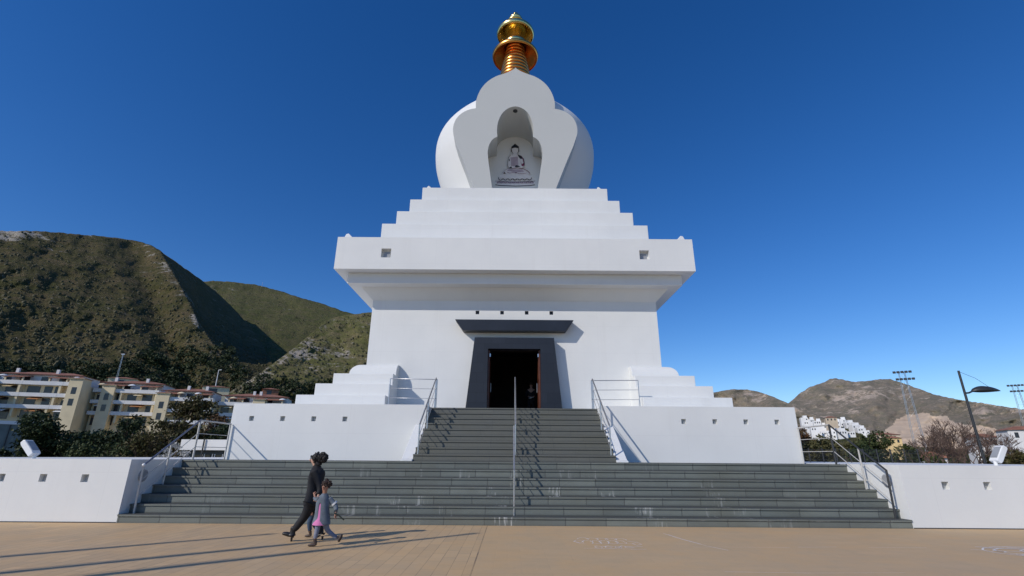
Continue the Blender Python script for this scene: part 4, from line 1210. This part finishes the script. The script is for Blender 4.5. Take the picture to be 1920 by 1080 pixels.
# mesh fence on the right seen through the rails
t = thing('mesh_fence', 'dark mesh fence seen through the right railing', 'fence')
a = at(1490, 842, 24); b = at(1720, 846, 24)
for k in range(10):
    x_ = a.x+(b.x-a.x)*k/9; MB().tube([(x_, 24, 0), (x_, 24, 2.15)], .03, 6).build('post', 'dark_metal', t)
q = MB()
for k in range(90):
    x_ = a.x+(b.x-a.x)*k/89; q.tube([(x_, 24, 1.2), (x_, 24, 2.1)], .006, 3, caps=False)
for k in range(7): q.tube([(a.x, 24, 1.2+.15*k), (b.x, 24, 1.2+.15*k)], .006, 3, caps=False)
q.build('mesh_panel', 'dark_metal', t)

# ------------------------------------------------------------------ white village on the low hill
rs = random.Random(5); k = 0
vill = [(1506, 782, 9, 8), (1519, 785, 8, 7), (1531, 788, 9, 7), (1512, 797, 8, 6), (1526, 800, 9, 6), (1543, 796, 9, 7), (1553, 792, 9, 8), (1566, 788, 10, 10), (1577, 784, 10, 13), (1590, 790, 10, 11),
        (1601, 795, 10, 10), (1612, 801, 9, 8), (1622, 806, 8, 6), (1545, 808, 8, 6), (1560, 806, 9, 7), (1575, 806, 10, 7), (1592, 808, 9, 6), (1536, 812, 8, 6)]
for (px, py, w, h_) in vill:
    k += 1
    D = 300 + (820-py)*2.2 + rs.uniform(-6, 6)
    p = at(px, py, D)
    words = ['tall ', 'wide ', 'low ', 'stepped ', 'plain '][k % 5]
    t = thing('village_house', '%swhite cubic hillside house, %s of the village' % (words, ['first on the upper left', 'second on the upper left', 'third on the upper left', 'first in the lower left row', 'second in the lower left row', 'left of the small white gap', 'below the pink bare patch', 'left of the tallest block', 'tallest block', 'right of the tallest block', 'fourth from the right end', 'third from the right end', 'last at the right end', 'first in the bottom row', 'second in the bottom row', 'third in the bottom row', 'last in the bottom row', 'lowest at the left'][k-1]), 'house', 'white houses on the far hillside', (p.x, p.y, p.z-h_*.55))
    t.rotation_euler = (0, 0, rs.uniform(-.5, .3)-.4)
    w2 = w*.5*.54; hh_ = h_*.48
    q = MB().box(-w2, w2, -w2, w2, -8, hh_)
    if h_ > 6: q.box(-w2*.1, w2*.9, -w2*.5, w2*.9, hh_+.002, hh_+1.6)
    q.build('wall', 'village_white', t)
    for zz_ in np.arange(hh_-1.8, -1, -2.6):
        for xx in (-w2*.55, w2*.05, w2*.6):
            if rs.random() < .75: B(xx-.35, xx+.35, -w2-.05, -w2-.002, zz_, zz_+1.0).build('window', 'window_dark', t)
for px, py, D, w, h_, wm, lb in ((1556, 781, 345, 7, 4, 'beige_wall', 'pinkish beige house above the white village'), (1655, 812, 240, 11, 5, 'beige_wall', 'yellowish house with tile roof right of the white village'), (1668, 818, 230, 7, 4, 'ochre_wall', 'small ochre house beside the yellowish house'),
                                 (1912, 800, 130, 8, 4.0, 'white_wall', 'white house with terracotta roof at the right edge behind bare trees'), (1838, 814, 140, 6, 3.5, 'white_wall', 'white house with red roof just right of the bare trees'), (1745, 848, 90, 3.4, 2.6, 'white_wall', 'low red roofed hut behind the bare trees')):
    p = at(px, py, D); t = thing('tiled_house', lb, 'house', 'tiled houses beyond the right platform wall', (p.x, p.y, p.z-h_)); t.rotation_euler = (0, 0, -.35)
    B(-w/2, w/2, -w*.35, w*.35, -6, h_-.9).build('wall', wm, t)
    q = MB(); hip(q, -w/2, w/2, -w*.35, w*.35, h_-.9, 1.0, .45); q.build('roof', 'terracotta', t)
    for xx in (-w*.3, 0, w*.3): B(xx-.4, xx+.4, -w*.35-.04, -w*.35-.002, h_-2.8, h_-1.5).build('window', 'window_dark', t)

# ------------------------------------------------------------------ floodlight towers, poles, mast
def tower(x, y, H, label, rot):
    t = thing('light_tower', label, 'light tower', 'sports ground floodlight towers', (x, y, 0)); t.rotation_euler = (0, 0, rot)
    q = MB(); wb, wt = 1.1, .55
    for sx, sy in ((-1, -1), (1, -1), (1, 1), (-1, 1)):
        q.tube([(sx*wb, sy*wb, 0), (sx*wt, sy*wt, H)], .055, 5)
    N = 12
    for k in range(N):
        a, b = k/N, (k+1)/N; wa, w_b = wb+(wt-wb)*a, wb+(wt-wb)*b
        q.tube([(-wa, -wa, H*a), (w_b, -w_b, H*b)], .018, 4); q.tube([(wa, -wa, H*a), (wa, wa, H*a)], .018, 4); q.tube([(-wa, -wa, H*a), (wa, -wa, H*a)], .018, 4); q.tube([(wa, -wa, H*a), (w_b, w_b, H*b)], .018, 4)
    q.build('mast', 'steel', t)
    for zz_, off in ((H-.2, .2), (H-1.9, .5)):
        q = MB().tube([(-2.0+off, -.7, zz_), (1.6+off, -.7, zz_)], .05, 5)
        q.build('crossbar', 'dark_metal', t)
        for i in range(5):
            xx = -1.8+off+i*.78
            MB().box(xx-.30, xx+.30, -1.05, -.75, zz_-.26, zz_+.26).build('lamp', 'dark_metal', t, .05)
a = at(1690, 697, 120); tower(a.x, 120, a.z, 'tall lattice floodlight tower in front of the far mountain', -.5)
a = at(1902, 722, 150); tower(a.x, 150, a.z, 'lattice floodlight tower at the right edge of the view', -.6)
p = at(224, 664, 170); b = at(216, 720, 170)
t = thing('utility_pole', 'thin grey lattice pole on the hillside above the apartments', 'pole', 'poles above the apartments', (b.x, b.y, b.z-2))
h_ = p.z-b.z+2
q = MB().tube([(-.3, 0, 0), (-.1, 0, h_)], .05, 5).tube([(.3, 0, 0), (.1, 0, h_)], .05, 5)
for k in range(10): q.tube([(-.28, 0, h_*k/10), (.26, 0, h_*(k+1)/10)], .025, 4)
q.build('pole', 'steel', t); B(-.6, .6, -.05, .05, h_-.1, h_+.1).build('crossbar', 'steel', t)
p = at(410, 694, 175); b = at(404, 725, 175)
t = thing('utility_pole', 'white lamp pole with short arm above the apartment roofs', 'pole', 'poles above the apartments', (b.x, b.y, b.z-2)); h_ = p.z-b.z+2
MB().tube([(0, 0, 0), (0, 0, h_)], .16, 8, r2=.12).build('pole', 'village_white', t); MB().tube([(0, 0, h_), (1.0, 0, h_+.1)], .12, 6).build('arm', 'village_white', t)
p = H2_.point(491, interp(SIL2, 491)+1)
t = thing('radio_mast', 'thin red and white radio mast on the farther ridge', 'mast', loc=tuple(p))
for k in range(6):
    MB().tube([(0, 0, -4 + k*3.0), (0, 0, -4+(k+1)*3.0)], .55 if k < 2 else .32, 6).build('mast_section', 'red_paint' if k % 2 == 0 else 'village_white', t)

# ------------------------------------------------------------------ people
def skin(name, pts, edges, mat, parent, sub=2, root=0):
    """pts: list of (pos, radius or (rx,ry))"""
    me = bpy.data.meshes.new(name); me.from_pydata([tuple(p[0]) for p in pts], edges, [])
    me.materials.append(MATS[mat])
    o = bpy.data.objects.new(name, me); C.objects.link(o); o.parent = parent
    me.skin_vertices or me.attributes
    bm = bmesh.new(); bm.from_mesh(me); lay = bm.verts.layers.skin.verify(); bm.verts.ensure_lookup_table()
    for i, p in enumerate(pts):
        r = p[1] if isinstance(p[1], tuple) else (p[1], p[1]); bm.verts[i][lay].radius = r
    bm.verts[root][lay].use_root = True
    bm.to_mesh(me); bm.free()
    s_ = o.modifiers.new('skin', 'SKIN'); s_.use_smooth_shade = True
    ss = o.modifiers.new('sub', 'SUBSURF'); ss.levels = sub; ss.render_levels = sub
    return o
def chain(n): return [(i, i+1) for i in range(n-1)]
def hand(parent_pts, edges, wrist_i, wrist, d, s, palm_n, curl=.6, thumb_side=1):
    """append a palm, four curled fingers and a thumb to a skin skeleton"""
    d = Vector(d).normalized(); n_ = Vector(palm_n).normalized(); side = d.cross(n_).normalized()
    P = parent_pts; i0 = len(P)
    P.append((wrist+d*.045*s, (.026*s, .016*s))); edges.append((wrist_i, i0))
    P.append((wrist+d*.085*s, (.030*s, .014*s))); edges.append((i0, i0+1))
    for k, (o_, L_) in enumerate(((-.027, .066), (-.009, .074), (.009, .070), (.027, .055))):
        a = wrist+d*.095*s+side*o_*s
        b = a+(d*.6+n_*curl*.55)*L_*.5*s; c_ = b+(d*.2+n_*curl)*L_*.45*s
        j = len(P); P += [(a, .0095*s), (b, .0085*s), (c_, .0075*s)]; edges += [(i0+1, j), (j, j+1), (j+1, j+2)]
    j = len(P); a = wrist+d*.04*s+side*-.03*s*thumb_side; b = a+(d*.7-side*.5*thumb_side+n_*.3)*.035*s; c_ = b+(d*.8+n_*.5)*.028*s
    P += [(a, .011*s), (b, .010*s), (c_, .008*s)]; edges += [(i0, j), (j, j+1), (j+1, j+2)]
def shoe(name, heel, toe, s, mat, parent, ankle, heelh=0.0, boot=.0):
    heel, toe, ankle = Vector(heel), Vector(toe), Vector(ankle)
    mid = heel.lerp(toe, .55)
    pts = [(ankle+Vector((0, 0, boot)), .045*s), (ankle, .042*s), (heel+Vector((0, 0, .045*s)), (.038*s, .040*s)), (mid+Vector((0, 0, .04*s)), (.042*s, .034*s)), (toe+Vector((0, 0, .028*s)), (.036*s, .022*s))]
    o = skin(name, pts, chain(5), mat, parent, 2, 1)
    if heelh:
        MB().tube([heel+Vector((0, 0, .02)), heel-Vector((0, 0, heelh))], .024, 8, r2=.02).build('heel', mat, o)
    return o

def loft(name, rings, mat, parent, n=20, gap=None, tubes=(), sub=1, gfrom=0):
    """garment from horizontal rings (centre, rx, ry); gap=(a0,a1) degrees left open below ring k"""
    q = MB(); vs = []
    for c_, rx, ry in rings:
        for j in range(n):
            a = 2*PI*j/n; fold = 1+.035*math.sin(a*5+c_[2]*9)
            vs.append((c_[0]+rx*fold*math.cos(a), c_[1]+ry*fold*math.sin(a), c_[2]))
    fs = []
    for i in range(len(rings)-1):
        for j in range(n):
            mid = 360*(j+.5)/n
            if gap and i >= gfrom and gap[0] < mid < gap[1]: continue
            fs.append((i*n+j, i*n+(j+1) % n, (i+1)*n+(j+1) % n, (i+1)*n+j))
    q.add(vs, fs, 0, True)
    for pts, rad in tubes: q.tube(pts, rad, 10)
    o = q.build(name, mat, parent, recalc=True)
    if gap: so_ = o.modifiers.new('thick', 'SOLIDIFY'); so_.thickness = .012
    ss = o.modifiers.new('sub', 'SUBSURF'); ss.levels = sub; ss.render_levels = sub
    return o
def hair_cloud(parent, c_, r, n, size, seed, mat, sq_=(1, 1, 1)):
    rs_ = np.random.default_rng(seed)
    q = MB()
    q.blob(c_, r*.9, *sq_, n=14, m_=9)
    for k in range(n):
        d = rs_.normal(size=3); d /= np.linalg.norm(d)
        p = [c_[i]+d[i]*r*sq_[i]*rs_.uniform(.78, 1.05) for i in range(3)]
        q.blob(p, size*rs_.uniform(.6, 1.3), n=6, m_=4, jit=.25)
    return q.build('hair', mat, parent)

# woman in black, striding to the left
WD = 11.22
def w(px, py, dy=0): return at(px, py, WD+dy)
wo = thing('person', 'woman in long black coat and black boots striding left in front of the stairs', 'person', loc=(0, 0, 0))
head = w(590, 862); neck = w(594, 874); chest = w(595, 887); waist = w(591, 912); hip_ = w(589, 935)
kneeL = w(572, 968, -.05); ankL = w(549, 998, -.05); kneeR = w(598, 970, .12); ankR = w(601, 1004, .14)
shL = chest+Vector((-.02, -.17, .02)); shR = chest+Vector((.03, .17, .02))
elL = w(602, 912, -.16); wrL = w(597, 930, -.24)
elR = w(590, 912, .16); wrR = w(583, 931, .18)
P = [(hip_, .11), (waist, .09), (chest, .10), (neck, .05), (head+Vector((0, 0, -.03)), (.078, .085)), (head+Vector((0, 0, .05)), (.09, .092)),
     (hip_+Vector((-.02, -.09, -.08)), .08), (kneeL, .05), (ankL, .032), (hip_+Vector((.02, .09, -.08)), .08), (kneeR, .05), (ankR, .032),
     (shL, .045), (elL, .034), (wrL, .026), (shR, .045), (elR, .034), (wrR, .026)]
Ed = [(0, 1), (1, 2), (2, 3), (3, 4), (4, 5), (0, 6), (6, 7), (7, 8), (0, 9), (9, 10), (10, 11), (2, 12), (12, 13), (13, 14), (2, 15), (15, 16), (16, 17)]
hand(P, Ed, 14, wrL, (-.35, -.5, -.8), .95, (-.8, 0, .2)); hand(P, Ed, 17, wrR, (-.3, 0, -.9), .95, (-1, 0, 0))
skin('body', P, Ed, 'skin_light', wo)
# nose and eye on the profile that faces left
MB().blob(tuple(head+Vector((-.094, 0, -.005))), .016, 1.3, .8, 1.2).build('nose', 'skin_light', wo)
for sy in (-1, 1): MB().blob(tuple(head+Vector((-.082, sy*.032, .022))), .010).build('eye', 'eye', wo)
MB().blob(tuple(head+Vector((-.080, 0, -.040))), .016, .5, 1.2, .4).build('mouth', 'lip', wo)
V3 = lambda x_, y_, z_: Vector((x_, y_, z_))
loft('coat', [(neck+V3(-.005, 0, .025), .062, .062), (neck+V3(0, 0, -.02), .085, .10), (chest+V3(0, 0, .055), .135, .19), (chest, .165, .205), (chest+V3(-.01, 0, -.14), .155, .185), (waist, .150, .170), (hip_+V3(0, 0, .08), .165, .190),
              (hip_+V3(-.01, 0, -.03), .185, .205), (hip_+V3(-.015, 0, -.11), .195, .21), (hip_+V3(-.015, 0, -.13), .185, .20)], 'cloth_black', wo, 22,
     tubes=(([shL+V3(0, .03, .0), elL, wrL+V3(0, .01, .03)], [.095, .074, .056]), ([shR+V3(0, -.03, 0), elR, wrR+V3(0, 0, .03)], [.095, .074, .056])))
P = [(hip_, .15), (hip_+Vector((-.03, -.09, -.10)), .125), (kneeL, .092), (ankL+Vector((0, 0, .02)), .066), (hip_+Vector((.02, .09, -.10)), .125), (kneeR, .092), (ankR+Vector((0, 0, .02)), .066)]
skin('trousers', P, [(0, 1), (1, 2), (2, 3), (0, 4), (4, 5), (5, 6)], 'cloth_black', wo)
hl = w(547, 1008, -.05); hl.z = .055
shoe('boot', hl, (hl.x-.20, hl.y-.01, .115), 1.35, 'leather_black', wo, ankL, .05, .12)
hr = w(604, 1012, .14); hr.z = .06
shoe('boot', hr, (hr.x-.17, hr.y, .012), 1.35, 'leather_black', wo, ankR, .05, .12)
hair_cloud(wo, tuple(head+Vector((.045, 0, .035))), .118, 60, .022, 1, 'hair_black', (1.05, 1.0, 1.0))
hair_cloud(wo, tuple(head+Vector((.075, 0, -.075))), .085, 30, .022, 9, 'hair_black', (1, 1.05, 1.3))
hair_cloud(wo, tuple(w(604, 858)+Vector((.01, 0, .0))), .098, 70, .03, 2, 'hair_black', (1, 1, .95))

# child in the front
CD = 10.62
def c(px, py, dy=0): return at(px, py, CD+dy)
ch = thing('person', 'child in grey jacket, pink top and pale leggings walking left and looking at the camera', 'person')
head = c(610, 912); neck = c(609, 925); chest = c(606, 936); waist = c(604, 955); hip_ = c(604, 970)
kL = c(595, 991, -.06); aL = c(590, 1014, -.04); kR = c(614, 995, .08); aR = c(633, 1010, .12)
sL = chest+Vector((-.11, -.03, .03)); sR = chest+Vector((.12, .02, .02))
eL = c(594, 941, -.06); wL = c(590, 930, .06)
eR = c(632, 950, .06); wR = c(629, 962, -.02)
P = [(hip_, .075), (waist, .065), (chest, .07), (neck, .036), (head+Vector((0, 0, -.035)), (.06, .062)), (head+Vector((0, 0, .03)), (.076, .076)),
     (hip_+Vector((-.05, -.02, -.05)), .068), (kL, .043), (aL, .030), (hip_+Vector((.05, .02, -.05)), .068), (kR, .043), (aR, .030),
     (sL, .03), (eL, .024), (wL, .021), (sR, .03), (eR, .024), (wR, .021)]
Ed = [(0, 1), (1, 2), (2, 3), (3, 4), (4, 5), (0, 6), (6, 7), (7, 8), (0, 9), (9, 10), (10, 11), (2, 12), (12, 13), (13, 14), (2, 15), (15, 16), (16, 17)]
hand(P, Ed, 14, wL, (-.3, .3, .6), .75, (.2, .9, -.2), .9); hand(P, Ed, 17, wR, (.1, -.2, -.9), .75, (.6, -.3, 0), .9)
skin('body', P, Ed, 'skin_brown', ch)
MB().blob(tuple(head+Vector((-.018, -.073, -.010))), .013, 1, 1.1, 1.1).build('nose', 'skin_brown', ch)
for sx in (-.045, .012): MB().blob(tuple(head+Vector((sx, -.070, .012))), .012).build('eye', 'eye', ch)
MB().blob(tuple(head+Vector((-.016, -.062, -.040))), .017, 1.2, .5, .35).build('mouth', 'lip', ch)
jk = loft('jacket', [(neck+V3(0, 0, .005), .045, .045), (neck+V3(0, 0, -.03), .075, .07), (chest+V3(0, 0, .02), .125, .10), (chest+V3(0, 0, -.06), .135, .110), (waist, .132, .112), (hip_+V3(0, 0, .02), .150, .125), (hip_+V3(0, 0, -.08), .175, .140), (hip_+V3(0, 0, -.13), .18, .145)],
     'cloth_denim_grey', ch, 24, (250, 274), gfrom=3, tubes=(([sL+V3(.03, 0, 0), eL, wL+V3(.005, 0, -.03)], [.064, .052, .042]), ([sR+V3(-.03, 0, 0), eR, wR+V3(0, 0, .03)], [.064, .054, .044])))
q = MB().tube([tuple(sR.lerp(eR, .55)), tuple(sR.lerp(eR, .70))], .062, 12); q.build('armband', 'cloth_white', jk)
loft('top', [(chest+V3(0, -.005, .02), .09, .085), (waist+V3(0, -.01, .0), .10, .098), (hip_+V3(-.01, -.01, .0), .12, .112), (hip_+V3(-.012, -.02, -.09), .145, .130), (hip_+V3(-.012, -.02, -.13), .15, .135)], 'cloth_pink', ch, 22)
P = [(hip_, (.10, .09)), (hip_+Vector((-.05, -.02, -.06)), .074), (kL, .050), (aL+Vector((0, 0, .02)), .036), (hip_+Vector((.05, .02, -.06)), .074), (kR, .050), (aR, .036)]
skin('leggings', P, [(0, 1), (1, 2), (2, 3), (0, 4), (4, 5), (5, 6)], 'cloth_legging', ch)
hl = c(592, 1022, -.04); hl.z = .0
shoe('shoe', hl, (hl.x-.15, hl.y-.01, .0), .85, 'leather_brown', ch, aL, 0, .05)
hl = c(641, 1006, .12)
shoe('shoe', hl, tuple(c(634, 1019, .10)), .85, 'leather_brown', ch, aR, 0, .03)
hair_cloud(ch, tuple(head+Vector((.012, .026, .045))), .092, 70, .019, 3, 'hair_brown', (1.02, .95, .95))
stick = MB().tube([tuple(c(627, 962, -.06)), tuple(c(636, 967, -.05)), tuple(c(645, 975, -.04))], .013, 8).build('toy_stick', 'stick_green')
tag(stick, 'short dark green stick held in the child\'s lowered hand', 'stick')

# small child hidden behind the woman, only jeans and shoes show
BD = 11.75
def b_(px, py, dy=0): return at(px, py, BD+dy)
kd = thing('person', 'small child in blue jeans mostly hidden behind the woman in black', 'person')
hip_ = b_(586, 962); 
waist = hip_+Vector((.01, 0, .13)); chest = hip_+Vector((.02, 0, .30)); neck = chest+Vector((0, 0, .10)); head = neck+Vector((-.01, 0, .13))
kL = b_(580, 982, -.05); aL = b_(581, 999, .0); kR = b_(588, 982, .08); aR = b_(598, 996, .1)
sL = chest+Vector((0, -.10, .02)); sR = chest+Vector((0, .10, .02))
P = [(hip_, (.08, .075)), (waist, (.075, .07)), (chest, (.085, .08)), (neck, .033), (head+Vector((0, 0, -.02)), (.055, .058)), (head+Vector((0, 0, .035)), (.065, .068)),
     (hip_+Vector((0, -.045, -.05)), .06), (kL, .04), (aL, .028), (hip_+Vector((0, .045, -.05)), .06), (kR, .04), (aR, .028),
     (sL, .038), (sL+Vector((-.03, -.02, -.14)), .028), (sL+Vector((-.08, -.02, -.25)), .019), (sR, .038), (sR+Vector((.02, .02, -.14)), .028), (sR+Vector((0, .02, -.26)), .019)]
Ed = [(0, 1), (1, 2), (2, 3), (3, 4), (4, 5), (0, 6), (6, 7), (7, 8), (0, 9), (9, 10), (10, 11), (2, 12), (12, 13), (13, 14), (2, 15), (15, 16), (16, 17)]
hand(P, Ed, 14, P[14][0], (-.3, 0, -.9), .7, (-1, 0, 0)); hand(P, Ed, 17, P[17][0], (0, 0, -1), .7, (-1, 0, 0))
skin('body', P, Ed, 'skin_brown', kd)
P = [(hip_, (.09, .085)), (hip_+Vector((0, -.045, -.06)), .068), (kL, .052), (aL+Vector((0, 0, .02)), .044), (hip_+Vector((0, .045, -.06)), .068), (kR, .052), (aR, .044)]
skin('jeans', P, [(0, 1), (1, 2), (2, 3), (0, 4), (4, 5), (5, 6)], 'cloth_jeans', kd)
skin('jumper', [(hip_+Vector((0, 0, .02)), (.095, .09)), (waist, (.09, .085)), (chest, (.10, .09)), (neck+Vector((0, 0, -.03)), .05), (sL, .048), (sL+Vector((-.03, -.02, -.14)), .038), (sR, .048), (sR+Vector((.02, .02, -.14)), .038)], [(0, 1), (1, 2), (2, 3), (2, 4), (4, 5), (2, 6), (6, 7)], 'cloth_grey', kd, 2, 1)
for a_, dx in ((aL, -.13), (aR, -.12)):
    hl = Vector((a_.x+.03, a_.y, 0 if a_ is aL else .02)); shoe('shoe', hl, (hl.x+dx, hl.y, hl.z-(0 if a_ is aL else .01)), .75, 'leather_brown', kd, a_, 0, .02)
hair_cloud(kd, tuple(head+Vector((.015, 0, .035))), .078, 40, .016, 4, 'hair_brown')
for sy in (-1, 1): MB().blob(tuple(head+Vector((-.064, sy*.024, .015))), .008).build('eye', 'eye', kd)
MB().blob(tuple(head+Vector((-.07, 0, -.008))), .011).build('nose', 'skin_brown', kd)

# visitor standing just inside the doorway
v0 = Vector((.85, FY+2.7, HT+.006))
vs_ = thing('person', 'visitor in dark clothes with a white cloth at the waist inside the doorway', 'person')
def V(x, y, z): return v0+Vector((x, y, z))
P = [(V(0, 0, .88), (.13, .11)), (V(0, 0, 1.05), (.11, .10)), (V(0, 0, 1.28), (.14, .11)), (V(0, -.01, 1.42), .048), (V(0, -.02, 1.50), (.07, .08)), (V(0, -.01, 1.58), (.08, .09)),
     (V(-.09, 0, .82), .085), (V(-.10, -.02, .46), .058), (V(-.10, 0, .08), .04), (V(.09, 0, .82), .085), (V(.10, -.02, .46), .058), (V(.10, 0, .08), .04),
     (V(-.19, 0, 1.32), .052), (V(-.24, -.02, 1.06), .04), (V(-.12, -.20, .98), .028), (V(.19, 0, 1.32), .052), (V(.23, .0, 1.05), .04), (V(.12, -.20, .98), .028)]
Ed = [(0, 1), (1, 2), (2, 3), (3, 4), (4, 5), (0, 6), (6, 7), (7, 8), (0, 9), (9, 10), (10, 11), (2, 12), (12, 13), (13, 14), (2, 15), (15, 16), (16, 17)]
hand(P, Ed, 14, P[14][0], (.7, -.5, 0), .95, (0, 0, -1)); hand(P, Ed, 17, P[17][0], (-.7, -.5, 0), .95, (0, 0, -1))
skin('body', P, Ed, 'skin_light', vs_)
skin('coat', [(V(0, 0, .78), (.18, .15)), (V(0, 0, 1.05), (.15, .13)), (V(0, 0, 1.29), (.17, .13)), (V(0, 0, 1.40), .07), (V(-.19, 0, 1.32), .068), (V(-.24, -.02, 1.06), .054), (V(-.15, -.16, .99), .042), (V(.19, 0, 1.32), .068), (V(.23, 0, 1.05), .054), (V(.15, -.16, .99), .042)],
     [(0, 1), (1, 2), (2, 3), (2, 4), (4, 5), (5, 6), (2, 7), (7, 8), (8, 9)], 'cloth_black', vs_, 2, 1)
skin('trousers', [(V(0, 0, .86), (.14, .12)), (V(-.09, 0, .80), .095), (V(-.10, -.02, .46), .07), (V(-.10, 0, .08), .055), (V(.09, 0, .80), .095), (V(.10, -.02, .46), .07), (V(.10, 0, .08), .055)], [(0, 1), (1, 2), (2, 3), (0, 4), (4, 5), (5, 6)], 'cloth_black', vs_)
skin('cloth', [(V(-.12, -.18, .90), (.05, .03)), (V(.0, -.21, .93), (.06, .035)), (V(.13, -.18, .99), (.05, .03))], chain(3), 'cloth_white', vs_)
for sx in (-1, 1): shoe('shoe', V(sx*.10, .05, .0), V(sx*.12, -.17, .0), 1, 'leather_black', vs_, V(sx*.10, .02, .08))
hair_cloud(vs_, tuple(V(.01, .03, 1.60)), .10, 30, .018, 5, 'hair_brown')
for sx in (-1, 1): MB().blob(tuple(V(sx*.03, -.10, 1.58)), .009).build('eye', 'eye', vs_)
MB().blob(tuple(V(0, -.11, 1.55)), .014).build('nose', 'skin_light', vs_)
